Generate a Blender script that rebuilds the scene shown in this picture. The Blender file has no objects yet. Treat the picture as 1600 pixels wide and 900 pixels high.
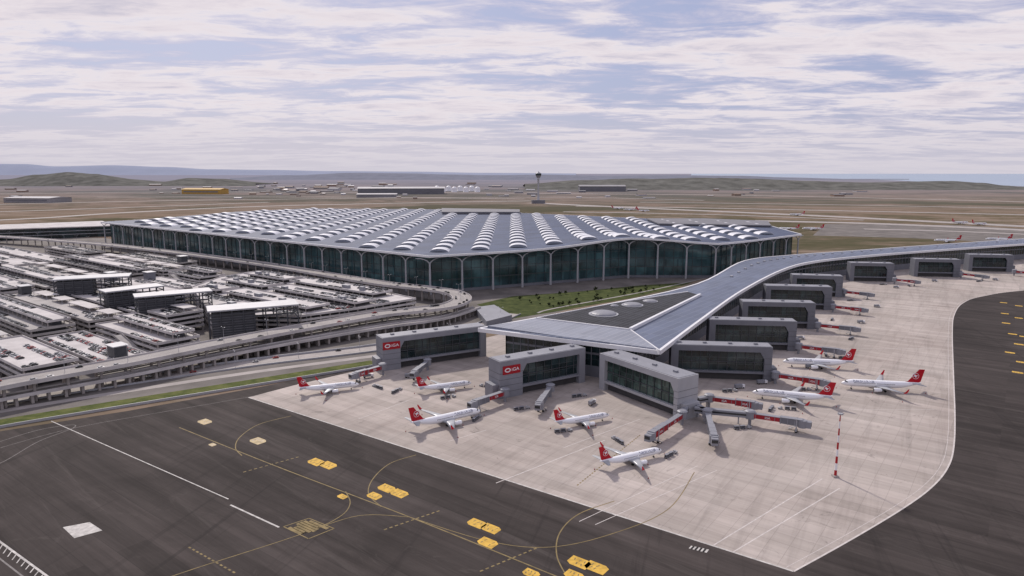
import bpy, math, random, bmesh
from mathutils import Vector, Matrix
random.seed(7)
scene=bpy.context.scene
COL=scene.collection
scene.view_settings.view_transform='Standard'
scene.view_settings.look='None'
scene.view_settings.exposure=0
# ------------------------------------------------------------ camera / survey
H=140.0; F=24/36*1600; PITCH=math.atan(180/F)
SP,CP=math.sin(PITCH),math.cos(PITCH)
cd=bpy.data.cameras.new("camera"); cam=bpy.data.objects.new("camera",cd); COL.objects.link(cam)
cd.lens=24; cd.sensor_width=36; cd.clip_start=1; cd.clip_end=200000
cam.location=(0,0,H); cam.rotation_euler=(math.radians(90)-PITCH,0,0)
scene.camera=cam
def P(px,py,z=0.0):
    """survey point: world position at height z of a feature measured in the reference photo"""
    r=(py-450)/F
    t=(H-z)/(SP+r*CP)
    return Vector(((px-800)/F*t,(CP-r*SP)*t,z))
def PR(v):
    dy=v[1]; dz=v[2]-H
    zc=dy*CP-dz*SP; yc=dy*SP+dz*CP
    if zc<=1: return (-9999,-9999)
    return (800+F*v[0]/zc,450-F*yc/zc)
def V2(v): return Vector((v[0],v[1]))
def PP(l,z=0): return [P(a,b,z) for a,b in l]
def smooth(pts,n=8,closed=False):
    out=[];N=len(pts)
    for i in range(N-1):
        p0=pts[max(i-1,0)];p1=pts[i];p2=pts[i+1];p3=pts[min(i+2,N-1)]
        for k in range(n):
            t=k/n
            out.append(0.5*((2*p1)+(p2-p0)*t+(2*p0-5*p1+4*p2-p3)*t*t+(3*p1-p0-3*p2+p3)*t**3))
    out.append(pts[-1]);return out
def inpoly(p,poly):
    c=False;j=len(poly)-1
    for i in range(len(poly)):
        a=poly[i];b=poly[j]
        if (a[1]>p[1])!=(b[1]>p[1]) and p[0]<(b[0]-a[0])*(p[1]-a[1])/(b[1]-a[1])+a[0]: c=not c
        j=i
    return c
def edist(p,poly):
    m=1e9
    for i in range(len(poly)):
        a=V2(poly[i]);b=V2(poly[(i+1)%len(poly)]);ab=b-a
        t=max(0,min(1,(V2(p)-a).dot(ab)/ab.length_squared))
        m=min(m,(V2(p)-a-ab*t).length)
    return m
# ------------------------------------------------------------ materials
def base(name,rough=.7,metal=0,spec=.3):
    m=bpy.data.materials.new(name);m.use_nodes=True
    nt=m.node_tree;b=nt.nodes["Principled BSDF"]
    b.inputs["Roughness"].default_value=rough;b.inputs["Metallic"].default_value=metal
    b.inputs["Specular IOR Level"].default_value=spec
    return m,nt,b
def N(nt,t,**k):
    n=nt.nodes.new(t)
    for a,b in k.items(): setattr(n,a,b)
    return n
def L(nt,a,b): nt.links.new(a,b)
def coords(nt,rot=0,scale=(1,1,1),kind="Object"):
    tc=N(nt,"ShaderNodeTexCoord");mp=N(nt,"ShaderNodeMapping")
    mp.inputs["Rotation"].default_value=(0,0,rot);
    L(nt,tc.outputs[kind],mp.inputs["Vector"])
    m2=N(nt,"ShaderNodeMapping");m2.inputs["Scale"].default_value=scale
    L(nt,mp.outputs[0],m2.inputs["Vector"])
    return m2.outputs[0]
def noise(nt,vec,scale,detail=4,rough=.55,dist=0):
    n=N(nt,"ShaderNodeTexNoise");n.inputs["Scale"].default_value=scale
    n.inputs["Detail"].default_value=detail;n.inputs["Roughness"].default_value=rough
    n.inputs["Distortion"].default_value=dist
    L(nt,vec,n.inputs["Vector"]);return n.outputs["Fac"]
def ramp(nt,fac,stops):
    r=N(nt,"ShaderNodeValToRGB");e=r.color_ramp.elements
    while len(e)<len(stops): e.new(.5)
    for i,(p,c) in enumerate(stops):
        e[i].position=p;e[i].color=(c[0],c[1],c[2],1) if hasattr(c,'__len__') else (c,c,c,1)
    L(nt,fac,r.inputs[0]);return r.outputs[0]
def mixc(nt,fac,a,b,mode='MIX'):
    m=N(nt,"ShaderNodeMix");m.data_type='RGBA';m.blend_type=mode
    for s,v in ((m.inputs[0],fac),(m.inputs[6],a),(m.inputs[7],b)):
        if isinstance(v,(int,float)): s.default_value=v
        elif isinstance(v,(tuple,list)): s.default_value=(v[0],v[1],v[2],1)
        else: L(nt,v,s)
    return m.outputs[2]
def math_(nt,op,a,b=None,c=None):
    m=N(nt,"ShaderNodeMath",operation=op)
    for i,v in enumerate((a,b,c)):
        if v is None: continue
        if isinstance(v,(int,float)): m.inputs[i].default_value=v
        else: L(nt,v,m.inputs[i])
    return m.outputs[0]
def sep(nt,vec):
    s=N(nt,"ShaderNodeSeparateXYZ");L(nt,vec,s.inputs[0]);return s.outputs
def lines(nt,x,period,width):
    fr=math_(nt,'FRACT',math_(nt,'DIVIDE',x,period))
    return math_(nt,'LESS_THAN',fr,width)
def cells(nt,s,px,py,lo,hi):
    wn=N(nt,"ShaderNodeTexWhiteNoise");wn.noise_dimensions='2D';cb=N(nt,"ShaderNodeCombineXYZ")
    L(nt,math_(nt,'FLOOR',math_(nt,'DIVIDE',s[0],px)),cb.inputs[0]);L(nt,math_(nt,'FLOOR',math_(nt,'DIVIDE',s[1],py)),cb.inputs[1])
    L(nt,cb.outputs[0],wn.inputs["Vector"])
    return ramp(nt,wn.outputs["Value"],[(0,lo),(1,hi)])
def simple(name,col,rough=.7,metal=0,var=.12,scale=.3,spec=.3,bump=0):
    m,nt,b=base(name,rough,metal,spec)
    v=coords(nt);f=noise(nt,v,scale,5,.6)
    lo=[c*(1-var) for c in col];hi=[min(1,c*(1+var)) for c in col]
    L(nt,ramp(nt,f,[(.3,lo),(.7,hi)]),b.inputs["Base Color"])
    return m
AX=math.radians(37)      # airport grid is turned about 37 degrees
def grid_mat(name,col,period,lw,linecol,rough=.6,spec=.3,metal=0,py=None,rot=AX,panel=.08,big=.1,stretch=(1,1,1)):
    m,nt,b=base(name,rough,metal,spec)
    v=coords(nt,rot);s=sep(nt,v)
    lx=lines(nt,s[0],period,lw/period);fac=lx
    if py: fac=math_(nt,'MAXIMUM',lx,lines(nt,s[1],py,lw/py))
    c=cells(nt,s,period,py or 40,[x*(1-panel) for x in col],[x*(1+panel) for x in col])
    v2=coords(nt,rot,stretch)
    f=noise(nt,v2,.02,6,.6)
    c=mixc(nt,1.0,c,ramp(nt,f,[(.3,1-big*2),(.7,1.0)]),'MULTIPLY')
    c=mixc(nt,fac,c,linecol)
    L(nt,c,b.inputs["Base Color"]);return m

def apron_mat():
    m,nt,b=base("apron_concrete",.85,0,.2)
    v=coords(nt,AX);s=sep(nt,v)
    c=cells(nt,s,75.,7.5,(.43,.385,.352),(.51,.455,.42))
    c=mixc(nt,1.,c,cells(nt,s,22.5,60.,(.92,.92,.92),(1.04,1.03,1.03)),'MULTIPLY')
    c=mixc(nt,1.,c,cells(nt,s,7.5,7.5,(.95,.95,.95),(1.,1.,1.)),'MULTIPLY')
    c=mixc(nt,1.,c,ramp(nt,noise(nt,coords(nt,AX),.012,6,.65,.5),[(.32,(.76,.74,.73)),(.62,(1,1,1))]),'MULTIPLY')
    c=mixc(nt,1.,c,ramp(nt,noise(nt,coords(nt,AX,(.10,1.4,1)),.12,5,.7),[(.3,.80),(.6,1.)]),'MULTIPLY')
    c=mixc(nt,1.,c,ramp(nt,noise(nt,coords(nt,AX+1.45,(.06,1.2,1)),.10,4,.7,.4),[(.3,.80),(.5,1.)]),'MULTIPLY')
    c=mixc(nt,1.,c,ramp(nt,noise(nt,coords(nt,AX),.09,6,.7,1.5),[(.27,.58),(.40,1.)]),'MULTIPLY')
    fac=math_(nt,'MAXIMUM',lines(nt,s[0],7.5,.03),lines(nt,s[1],7.5,.03))
    c=mixc(nt,math_(nt,'MULTIPLY',fac,.35),c,(.17,.15,.14))
    L(nt,c,b.inputs["Base Color"]);return m
def asphalt_mat():
    m,nt,b=base("asphalt",.88,0,.1)
    v=coords(nt,AX);s=sep(nt,v)
    c=ramp(nt,noise(nt,v,.012,7,.65,.8),[(.3,(.037,.0315,.0300)),(.7,(.066,.056,.053))])
    c=mixc(nt,1.,c,cells(nt,s,260.,11.,(.86,.86,.86),(1.12,1.11,1.11)),'MULTIPLY')
    c=mixc(nt,1.,c,ramp(nt,noise(nt,coords(nt,AX,(.06,1.4,1)),.10,6,.72),[(.3,.64),(.7,1.34)]),'MULTIPLY')
    c=mixc(nt,ramp(nt,noise(nt,coords(nt,AX+.12,(.05,1.1,1)),.14,5,.7,.3),[(.57,0.),(.70,.38)]),c,(.105,.092,.086))
    c=mixc(nt,ramp(nt,noise(nt,coords(nt,AX+1.2,(.05,1.3,1)),.11,5,.7,.5),[(.57,0.),(.71,.55)]),c,(.023,.020,.020))
    c=mixc(nt,math_(nt,'MULTIPLY',lines(nt,s[1],11.,.02),.4),c,(.024,.022,.022))
    c=mixc(nt,ramp(nt,noise(nt,coords(nt,AX,(.6,1,1)),.05,5,.8,2.),[(.60,0.),(.76,.3)]),c,(.13,.115,.106))
    L(nt,c,b.inputs["Base Color"])
    bp=N(nt,"ShaderNodeBump");bp.inputs["Strength"].default_value=.2
    L(nt,noise(nt,v,2.,3),bp.inputs["Height"]);L(nt,bp.outputs[0],b.inputs["Normal"])
    return m
def land_mat():
    m,nt,b=base("dry_land_hazed",.95,0,.0)
    v=coords(nt,math.radians(8),(.6,.8,1))
    c=ramp(nt,noise(nt,v,.0024,10,.7,.8),[(.30,(.085,.075,.045)),(.42,(.150,.120,.085)),(.50,(.225,.170,.130)),(.58,(.125,.105,.070)),(.70,(.36,.29,.24))])
    c=mixc(nt,ramp(nt,noise(nt,coords(nt,.1,(.3,1.5,1)),.006,8,.75),[(.50,0.),(.62,.6)]),c,(.31,.255,.215))
    c=mixc(nt,ramp(nt,noise(nt,coords(nt,.3,(.4,.7,1)),.0011,8,.72,.5),[(.49,0.),(.55,.9)]),c,(.082,.080,.048))
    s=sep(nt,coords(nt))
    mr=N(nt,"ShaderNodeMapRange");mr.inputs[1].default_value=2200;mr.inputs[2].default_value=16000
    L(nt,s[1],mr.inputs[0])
    c=mixc(nt,ramp(nt,mr.outputs[0],[(0,0.),(.16,.25),(.40,.62),(1,.95)]),c,(.25,.25,.305))  # distance haze painted into the land colour, growing with world Y
    L(nt,c,b.inputs["Base Color"]);return m
def grass_mat(name,a,bb):
    m,nt,b=base(name,.95,0,.05)
    v=coords(nt)
    c=ramp(nt,noise(nt,v,.10,8,.7,.5),[(.35,a),(.65,bb)])
    L(nt,c,b.inputs["Base Color"]);return m
def glass_mat(name,a,bb,rough=.12,ph=4.5,pw=4.0,line=.7):
    m,nt,b=base(name,rough,0,.55)
    v=coords(nt,AX);s=sep(nt,v)
    wn=N(nt,"ShaderNodeTexWhiteNoise");wn.noise_dimensions='3D';cb=N(nt,"ShaderNodeCombineXYZ")
    for i,q in enumerate((pw,pw,ph)): L(nt,math_(nt,'FLOOR',math_(nt,'DIVIDE',s[i],q)),cb.inputs[i])
    L(nt,cb.outputs[0],wn.inputs["Vector"])
    c=ramp(nt,wn.outputs["Value"],[(0,a),(.7,[ (x+y)/2 for x,y in zip(a,bb)]),(1,bb)])
    c=mixc(nt,1.,c,ramp(nt,noise(nt,v,.035,4,.6),[(.35,.5),(.65,1.6)]),'MULTIPLY')
    c=mixc(nt,math_(nt,'MULTIPLY',lines(nt,s[2],ph,.05),line),c,(.10,.12,.125))
    L(nt,c,b.inputs["Base Color"]);return m

M={}
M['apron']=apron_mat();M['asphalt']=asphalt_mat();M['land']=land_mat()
M['grass']=grass_mat("grass",(.058,.078,.024),(.135,.145,.052))
M['lawn']=grass_mat("lawn",(.036,.050,.018),(.085,.100,.036))
M['concrete']=simple("pale_concrete",(.34,.31,.295),.85,var=.15,scale=.08)
M['deck']=simple("deck_concrete",(.49,.465,.46),.85,var=.22,scale=.05)
M['deck2']=simple("worn_deck",(.36,.34,.33),.85,var=.25,scale=.06)
M['road']=simple("worn_road",(.30,.28,.27),.85,var=.15,scale=.05)
M['yard']=simple("paved_yard",(.15,.135,.125),.9,var=.35,scale=.03)
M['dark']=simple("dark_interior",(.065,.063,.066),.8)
M['steel']=simple("dark_steel",(.075,.078,.088),.5,.2)
M['grey']=simple("grey_cladding",(.165,.17,.195),.5,.1,var=.10,scale=.1)
M['lgrey']=simple("light_cladding",(.38,.385,.41),.5,.1,var=.08,scale=.1)
M['mgrey']=simple("mid_cladding",(.24,.245,.275),.5,.1,var=.10,scale=.1)
M['white']=simple("white_metal",(.74,.74,.76),.4,0,var=.05,scale=.2)
M['paint']=simple("white_marking_paint",(.48,.46,.44),.8,0,var=.35,scale=.4)
M['fpaint']=simple("faded_white_paint",(.54,.50,.48),.8,0,var=.2,scale=.4)
M['wpaint']=simple("worn_taxiway_paint",(.20,.185,.18),.8,0,var=.4,scale=.3)
M['ypaint']=simple("yellow_marking_paint",(.58,.36,.06),.8,0,var=.3,scale=.35)
M['yline']=simple("worn_yellow_line",(.20,.15,.065),.8,0,var=.35,scale=.3)
M['ppaint']=simple("pale_yellow_paint",(.46,.37,.22),.8,0,var=.3,scale=.4)
M['black']=simple("black_rubber",(.015,.015,.015),.8)
M['red']=simple("red_paint",(.36,.010,.018),.5,0,var=.1)
M['bred']=simple("bridge_red",(.32,.018,.026),.6,0,var=.2)
M['tred']=simple("tail_red",(.46,.008,.02),.35,0,var=.05)
M['plane']=simple("aircraft_white",(.80,.81,.84),.3,0,var=.02,spec=.5)
M['pgrey']=simple("aircraft_grey",(.40,.41,.43),.35,.2,var=.04)
M['navy']=simple("navy_lettering",(.02,.03,.12),.5)
M['glass']=glass_mat("teal_facade_glass",(.008,.016,.018),(.025,.048,.053),.15,4.5,6)
M['tglass']=glass_mat("terminal_facade_glass",(.022,.050,.058),(.050,.105,.115),.12,11,11,.6)
M['gglass']=glass_mat("green_facade_glass",(.015,.030,.027),(.06,.10,.088),.15,4.5,3)
M['wglass']=simple("vehicle_glass",(.015,.018,.022),.1,0,spec=.6)
M['troof']=grid_mat("blue_grey_roof",(.070,.092,.160),12.3,.5,(.14,.16,.22),.65,.2,0,py=36.9,panel=.13,big=.12)
M['proof']=grid_mat("pier_roof",(.115,.142,.215),6,.35,(.21,.235,.30),.5,.35,.1,py=24,panel=.12,big=.1)
M['proof2']=grid_mat("pier_roof_light",(.25,.27,.33),5,.3,(.38,.39,.43),.55,.3,0,py=30,panel=.09,big=.1)
M['recess']=grid_mat("dark_membrane",(.040,.042,.052),4,.35,(.11,.115,.13),.8,.15,0,py=18,panel=.2,big=.2)
M['hillf']=simple("far_hill_hazed",(.29,.32,.41),1,0,var=.04,scale=.0006,spec=0)  # blue aerial haze is painted into this base colour
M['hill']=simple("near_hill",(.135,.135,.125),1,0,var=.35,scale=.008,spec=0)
M['hillm']=simple("mid_hill_hazed",(.20,.21,.255),1,0,var=.12,scale=.004,spec=0)  # bluish tint paints distance haze into the hill colour
M['sea']=simple("sea_water",(.32,.38,.47),.6,0,var=.05,scale=.001,spec=.1)
M['yellow']=simple("ochre_wall",(.45,.28,.07),.7)
M['shedw']=simple("shed_wall",(.27,.265,.28),.8,scale=.02)
M['shedr']=simple("shed_roof",(.42,.41,.425),.7,scale=.02)
M['shedd']=simple("dark_shed",(.17,.17,.19),.7,scale=.02)
M['shedb']=simple("brick_shed",(.26,.19,.15),.7,scale=.02)
M['bark']=simple("bark",(.08,.06,.045),.9)
def leaf():
    m,nt,b=base("foliage",.9,0,.15)
    L(nt,ramp(nt,noise(nt,coords(nt),.8,4),[(.3,(.025,.038,.015)),(.7,(.06,.075,.03))]),b.inputs["Base Color"]);return m
M['leaf']=leaf()
M['sky_light']=simple("skylight_shell",(.66,.67,.71),.45,0,var=.08,scale=.05)
M['slglass']=simple("skylight_glazing",(.14,.16,.20),.3,0,var=.1,spec=.5)

# ------------------------------------------------------------ mesh builder
WL={}
class MB:
    def __init__(s): s.v=[];s.f=[];s.m=[]
    def add(s,vs,fs,m=0):
        b=len(s.v);s.v+=[Vector((v[0],v[1],v[2])) for v in vs]
        for f in fs: s.f.append([b+i for i in f]);s.m.append(m)
    def hexa(s,b4,t4,m=0):
        s.add(list(b4)+list(t4),[(3,2,1,0),(4,5,6,7),(0,1,5,4),(1,2,6,5),(2,3,7,6),(3,0,4,7)],m)
    def beam(s,a,b,w,z0,z1,m=0,z0b=None,z1b=None):
        a=V2(a);b=V2(b);d=(b-a)
        if d.length<1e-4: return
        d.normalize();n=Vector((-d.y,d.x))*w/2
        z0b=z0 if z0b is None else z0b;z1b=z1 if z1b is None else z1b
        c=[(a-n,0),(b-n,1),(b+n,1),(a+n,0)]
        s.hexa([(p.x,p.y,z0b if k else z0) for p,k in c],[(p.x,p.y,z1b if k else z1) for p,k in c],m)
    def box(s,x,y,z0,z1,lx,ly,ang=0,m=0):
        d=Vector((math.cos(ang),math.sin(ang)))*lx/2
        s.beam(Vector((x,y))-d,Vector((x,y))+d,ly,z0,z1,m)
    def prism(s,poly,z0,z1,m=0,mt=None):
        n=len(poly);vs=[(p[0],p[1],z0) for p in poly]+[(p[0],p[1],z1) for p in poly]
        s.add(vs,[(i,(i+1)%n,n+(i+1)%n,n+i) for i in range(n)],m)
        s.add([(p[0],p[1],z1) for p in poly],[tuple(range(n))],m if mt is None else mt)
        s.add([(p[0],p[1],z0) for p in poly],[tuple(reversed(range(n)))],m)
    def sheet(s,poly,z,m=0): s.add([(p[0],p[1],z) for p in poly],[tuple(range(len(poly)))],m)
    def sides(s,pts,w):
        Lf=[];Rt=[]
        for i,p in enumerate(pts):
            a=V2(pts[max(i-1,0)]);b=V2(pts[min(i+1,len(pts)-1)]);d=(b-a).normalized();n=Vector((-d.y,d.x))*w/2
            Lf.append(V2(p)+n);Rt.append(V2(p)-n)
        return Lf,Rt
    def ribbon(s,pts,w,z0,z1=None,m=0,off=0):
        if off:
            A,B=s.sides(pts,2*abs(off));pts=A if off>0 else B
        A,B=s.sides(pts,w)
        for i in range(len(pts)-1):
            if z1 is None: s.add([(A[i].x,A[i].y,z0),(B[i].x,B[i].y,z0),(B[i+1].x,B[i+1].y,z0),(A[i+1].x,A[i+1].y,z0)],[(0,1,2,3)],m)
            else: s.hexa([(q.x,q.y,z0) for q in (A[i],B[i],B[i+1],A[i+1])],[(q.x,q.y,z1) for q in (A[i],B[i],B[i+1],A[i+1])],m)
    def tube(s,p,q,r0,r1=None,n=8,m=0,cap=True):
        r1=r0 if r1 is None else r1
        p=Vector(p);q=Vector(q);d=(q-p).normalized()
        a=d.orthogonal().normalized();b=d.cross(a)
        vs=[p+(a*math.cos(2*math.pi*i/n)+b*math.sin(2*math.pi*i/n))*r0 for i in range(n)]+[q+(a*math.cos(2*math.pi*i/n)+b*math.sin(2*math.pi*i/n))*r1 for i in range(n)]
        fs=[(i,(i+1)%n,n+(i+1)%n,n+i) for i in range(n)]
        if cap: fs+=[tuple(reversed(range(n))),tuple(range(n,2*n))]
        s.add(vs,fs,m)
    def lathe(s,prof,n=16,m=0,axis='x',c=(0,0)):
        rings=[]
        for x,r,z in prof:
            if axis=='x': rings.append([(x,c[0]+r*math.cos(2*math.pi*i/n),z+c[1]+r*math.sin(2*math.pi*i/n)) for i in range(n)])
            else: rings.append([(c[0]+r*math.cos(2*math.pi*i/n),c[1]+r*math.sin(2*math.pi*i/n),x) for i in range(n)])
        vs=[v for r in rings for v in r];fs=[]
        for k in range(len(rings)-1):
            for i in range(n): fs.append((k*n+i,k*n+(i+1)%n,(k+1)*n+(i+1)%n,(k+1)*n+i))
        fs+=[tuple(range(n)),tuple(range((len(rings)-1)*n,len(rings)*n))]
        s.add(vs,fs,m)
    def make(s,name,mats,parent=None,origin=None,smooth=False,**props):
        if not s.v: return None
        if origin is None:
            xs=[v.x for v in s.v];ys=[v.y for v in s.v];zs=[v.z for v in s.v]
            origin=Vector(((min(xs)+max(xs))/2,(min(ys)+max(ys))/2,min(zs)))
        origin=Vector(origin)
        me=bpy.data.meshes.new(name);me.from_pydata([tuple(v-origin) for v in s.v],[],s.f);
        for k in mats: me.materials.append(M[k])
        me.polygons.foreach_set("material_index",s.m)
        if smooth: me.polygons.foreach_set("use_smooth",[True]*len(me.polygons))
        me.update()
        o=bpy.data.objects.new(name,me);COL.objects.link(o)
        WL[o.name]=origin
        if parent is not None: o.parent=parent;o.location=origin-WL[parent.name]
        else: o.location=origin
        for k,v in props.items(): o[k]=v
        return o
def empty(name,loc,**props):
    o=bpy.data.objects.new(name,None);COL.objects.link(o);o.location=loc;WL[o.name]=Vector(loc)
    o.empty_display_size=2
    for k,v in props.items(): o[k]=v
    return o
KIDS={}
def clone(o,loc=None,rz=None,sc=None,parent=None):
    n=o.copy();COL.objects.link(n)
    if parent is not None: n.parent=parent
    if loc is not None: n.location=loc
    if rz is not None: n.rotation_euler=(0,0,rz)
    if sc is not None: n.scale=(sc,sc,sc)
    for c in KIDS.get(o.name,[]): clone(c,parent=n)
    return n
def reg():
    KIDS.clear()
    for o in bpy.data.objects:
        if o.parent: KIDS.setdefault(o.parent.name,[]).append(o)
_txt={}
def textverts(body,size=1.0):
    if body in _txt: return _txt[body]
    cu=bpy.data.curves.new("t",'FONT');cu.body=body;cu.size=1;cu.align_x='CENTER';cu.align_y='CENTER';cu.resolution_u=3;cu.offset=.012
    o=bpy.data.objects.new("t",cu);COL.objects.link(o)
    bpy.context.view_layer.update()
    me=bpy.data.meshes.new_from_object(o.evaluated_get(bpy.context.evaluated_depsgraph_get()))
    r=([v.co.copy() for v in me.vertices],[tuple(p.vertices) for p in me.polygons])
    bpy.data.objects.remove(o);bpy.data.curves.remove(cu);bpy.data.meshes.remove(me)
    _txt[body]=r;return r
def put_text(mb,body,pos,u,up,size,m,sx=1):
    vs,fs=textverts(body)
    mb.add([Vector(pos)+u*(v.x*size*sx)+up*(v.y*size) for v in vs],fs,m)
def disc(mb,pos,u,up,r,m,n=20,sx=1,r0=0):
    pos=Vector(pos)
    mb.add([pos+u*(sx*r*math.cos(2*math.pi*i/n))+up*(r*math.sin(2*math.pi*i/n)) for i in range(n)],[tuple(range(n))],m)

# ------------------------------------------------------------ ground
def structure(mb,name,mats): return mb.make(name,mats,origin=(0,0,0),kind="structure")
mb=MB()
xs=[-70000,-20000,-6000,-2000,0,2000,6000,20000,70000];ys=[-3000,0,600,1500,3000,7000,15000,40000,100000]
for i in range(8):
    for j in range(8): mb.add([(xs[i],ys[j],0),(xs[i+1],ys[j],0),(xs[i+1],ys[j+1],0),(xs[i],ys[j+1],0)],[(0,1,2,3)])
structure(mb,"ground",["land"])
mb=MB();mb.sheet(PP([(-900,1400),(-300,760),(-100,696),(0,674),(200,642),(400,606),(600,566),(900,500),(1300,460),(1500,448),(1620,441),(2300,415),(2600,1400)]),.03);structure(mb,"taxiway",["asphalt"])
aedge=smooth(PP([(1240,893),(1330,843),(1410,795),(1455,762),(1480,732),(1490,700),(1492,650),(1490,590),(1488,520),(1491,492),(1504,474),(1535,463),(1620,452),(1900,432)]),8)
ap=PP([(388,621),(800,753)])+aedge+PP([(1900,418),(1600,402),(1400,415),(1240,425),(1000,470),(750,530),(640,556),(598,570),(460,602)])
mb=MB();mb.sheet(ap,.045);structure(mb,"apron",["apron"])
mb=MB();mb.sheet(PP([(-900,700),(-100,690),(0,668),(200,636),(400,600),(600,560),(760,520),(900,480),(1120,430),(1000,405),(670,425),(160,372),(-500,352),(-1500,400)]),.015);structure(mb,"pavement",["yard"])
mb=MB()
def far(pts,w,z=.25): mb.ribbon(smooth(PP(pts,0),5),w,z)
far([(830,317),(1000,325),(1250,336),(1450,346),(1700,359)],70)
far([(1180,345),(1350,349),(1500,355),(1750,367)],60,.27)
far([(-100,348),(60,341),(200,332),(420,322),(700,316),(830,314)],45,.29)
far([(-100,322),(300,313),(830,308),(1100,313)],40,.31)
far([(900,322),(1200,327),(1700,338)],45,.33)
far([(0,303),(300,300),(800,302),(1200,306),(1700,318)],60,.35)
far([(-100,334),(150,326),(420,316)],35,.37);far([(880,331),(1100,335),(1350,344)],30,.39);far([(1000,316),(1300,320),(1700,328)],40,.41);far([(1350,358),(1500,362),(1700,371)],30,.43);far([(150,308),(500,308),(820,311)],45,.45)
structure(mb,"runway",["concrete"])
mb=MB();mb.sheet(PP([(1270,368),(1420,372),(1700,385),(1700,364),(1500,352),(1290,350)]),.12);structure(mb,"far_apron",["yard"])
mb=MB();g=smooth(PP([(-300,726),(-100,683),(0,662),(200,629),(400,597),(585,567)]),6);mb.ribbon(g,16,.05);structure(mb,"grass_verge",["grass"])
mb=MB();mb.sheet(PP([(745,476),(800,463),(900,456),(1000,446),(1080,441),(1105,434),(1130,426),(1060,448),(980,467),(862,488),(800,498)]),.05)
mb.sheet(PP([(0,470),(0,452),(80,447),(90,462),(60,472)]),.06);structure(mb,"lawn",["lawn"])
mb=MB();mb.ribbon(smooth(PP([(840,489),(870,481),(1000,457),(1110,433)]),5),3,.056);structure(mb,"garden_path",["road"])
mb=MB()
r1=smooth(PP([(-300,690),(-100,648),(0,627),(200,596),(400,567),(590,544),(720,522),(800,490)]),6);mb.ribbon(r1,18,.07)
r2=smooth(PP([(-300,700),(-100,662),(0,643),(200,611),(400,581),(595,555)]),6);mb.ribbon(r2,7,.08)
structure(mb,"road",["concrete"])
mb=MB()
for o_ in (-4.5,0,4.5): mb.ribbon(r1,.3,.085,None,0,off=o_) if o_ else mb.ribbon(r1,.35,.085)
structure(mb,"lane_marking",["paint"])
for pts_,o_,w_,h_ in ((r1,9.6,.6,1.5),(r1,-9.6,.5,1.2),(g,-8.8,.5,1.6)):
    mb=MB();mb.ribbon(pts_,w_,.05,h_,0,off=o_);mb.make("road_barrier",["lgrey"],label="long pale concrete barrier along the airport access road",category="barrier",group="road barriers")
def mline(mb,pts,w,z,sm=True,m=0): 
    q=PP(pts); mb.ribbon(smooth(q,8) if sm and len(q)>2 else q,w,z,m=m)
mb=MB()
edge=PP([(388,621),(800,753),(1240,893)])
mb.ribbon(edge,.8,.06)
mline(mb,[(80,658),(357,780)],.55,.062);mline(mb,[(360,789),(436,824)],.8,.062)
mb.sheet(PP([(98,824),(140,816),(160,829),(116,841)]),.064)
mline(mb,[(-20,832),(80,905)],.8,.063)
for k in range(12):
    a=P(-10+k*7,841+k*5.2);b=P(-16+k*7,850+k*5.0)
    mb.beam(a,b,.4,.05,.066)
structure(mb,"white_marking",["paint"])
mb=MB()
mline(mb,[(-60,742),(0,724),(60,690),(112,670),(112,664),(60,672),(0,690)],.4,.063);mline(mb,[(-30,850),(50,912)],.6,.063);mline(mb,[(0,700),(120,668),(300,636),(420,615)],.35,.064)
structure(mb,"worn_marking",["wpaint"])
mb=MB()
mb.ribbon(aedge,.7,.06);mb.ribbon(aedge,.22,.06,off=3)
mline(mb,[(1115,852),(1285,748)],.5,.063);mline(mb,[(1145,863),(1312,763)],.5,.064)
mline(mb,[(775,755),(945,688)],.5,.065);mline(mb,[(905,815),(1090,728)],.35,.065);mline(mb,[(930,820),(1120,735)],.35,.065)
mline(mb,[(560,655),(640,625)],.4,.065)
mline(mb,[(700,690),(760,672)],.35,.065);mline(mb,[(880,700),(1000,655)],.35,.065)
mline(mb,[(1180,640),(1460,640)],.3,.065);mline(mb,[(1220,590),(1460,590)],.3,.065);mline(mb,[(1290,545),(1455,545)],.35,.065);mline(mb,[(1300,505),(1450,508)],.35,.065);mline(mb,[(1330,475),(1440,480)],.35,.065)
structure(mb,"apron_marking",["fpaint"])
mb=MB()
mline(mb,[(280,668),(430,728),(640,808),(880,905)],.6,.066)
mline(mb,[(455,650),(405,663),(375,683),(368,700),(378,712)],.5,.067)
mline(mb,[(650,711),(610,724),(583,748),(576,772),(596,792)],.5,.067)
mline(mb,[(540,768),(547,787),(530,808),(470,835),(300,890),(200,925)],.45,.068)
mline(mb,[(470,835),(560,806),(640,808)],.4,.068)
mline(mb,[(960,783),(905,803),(875,832),(870,868),(888,905)],.5,.067)
mline(mb,[(1085,738),(1045,795),(960,833),(860,855),(760,845),(640,808)],.4,.068)
for a,b in (((380,738),(470,713)),((600,828),(690,797)),((750,893),(842,855)),((295,855),(370,897)),((1000,680),(900,760))):
    A=P(*a);B=P(*b);n=int((B-A).length/2.4)
    for k in range(n): mb.beam(A.lerp(B,k/n),A.lerp(B,(k+.55)/n),.7,.04,.07)
A=[P(443,823),P(483,810),P(522,826),P(482,842)]
for i in range(4): mb.beam(A[i],A[(i+1)%4],.5,.05,.071)
structure(mb,"yellow_marking",["yline"])
mb=MB()
for k in range(7): 
    q0=A[0].lerp(A[1],.08+k*.13);q1=A[3].lerp(A[2],.08+k*.13);mb.beam(q0.lerp(q1,random.uniform(.05,.3)),q0.lerp(q1,random.uniform(.6,.95)),1.6,.05,.0695)
structure(mb,"worn_patch",["yline"])
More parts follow.
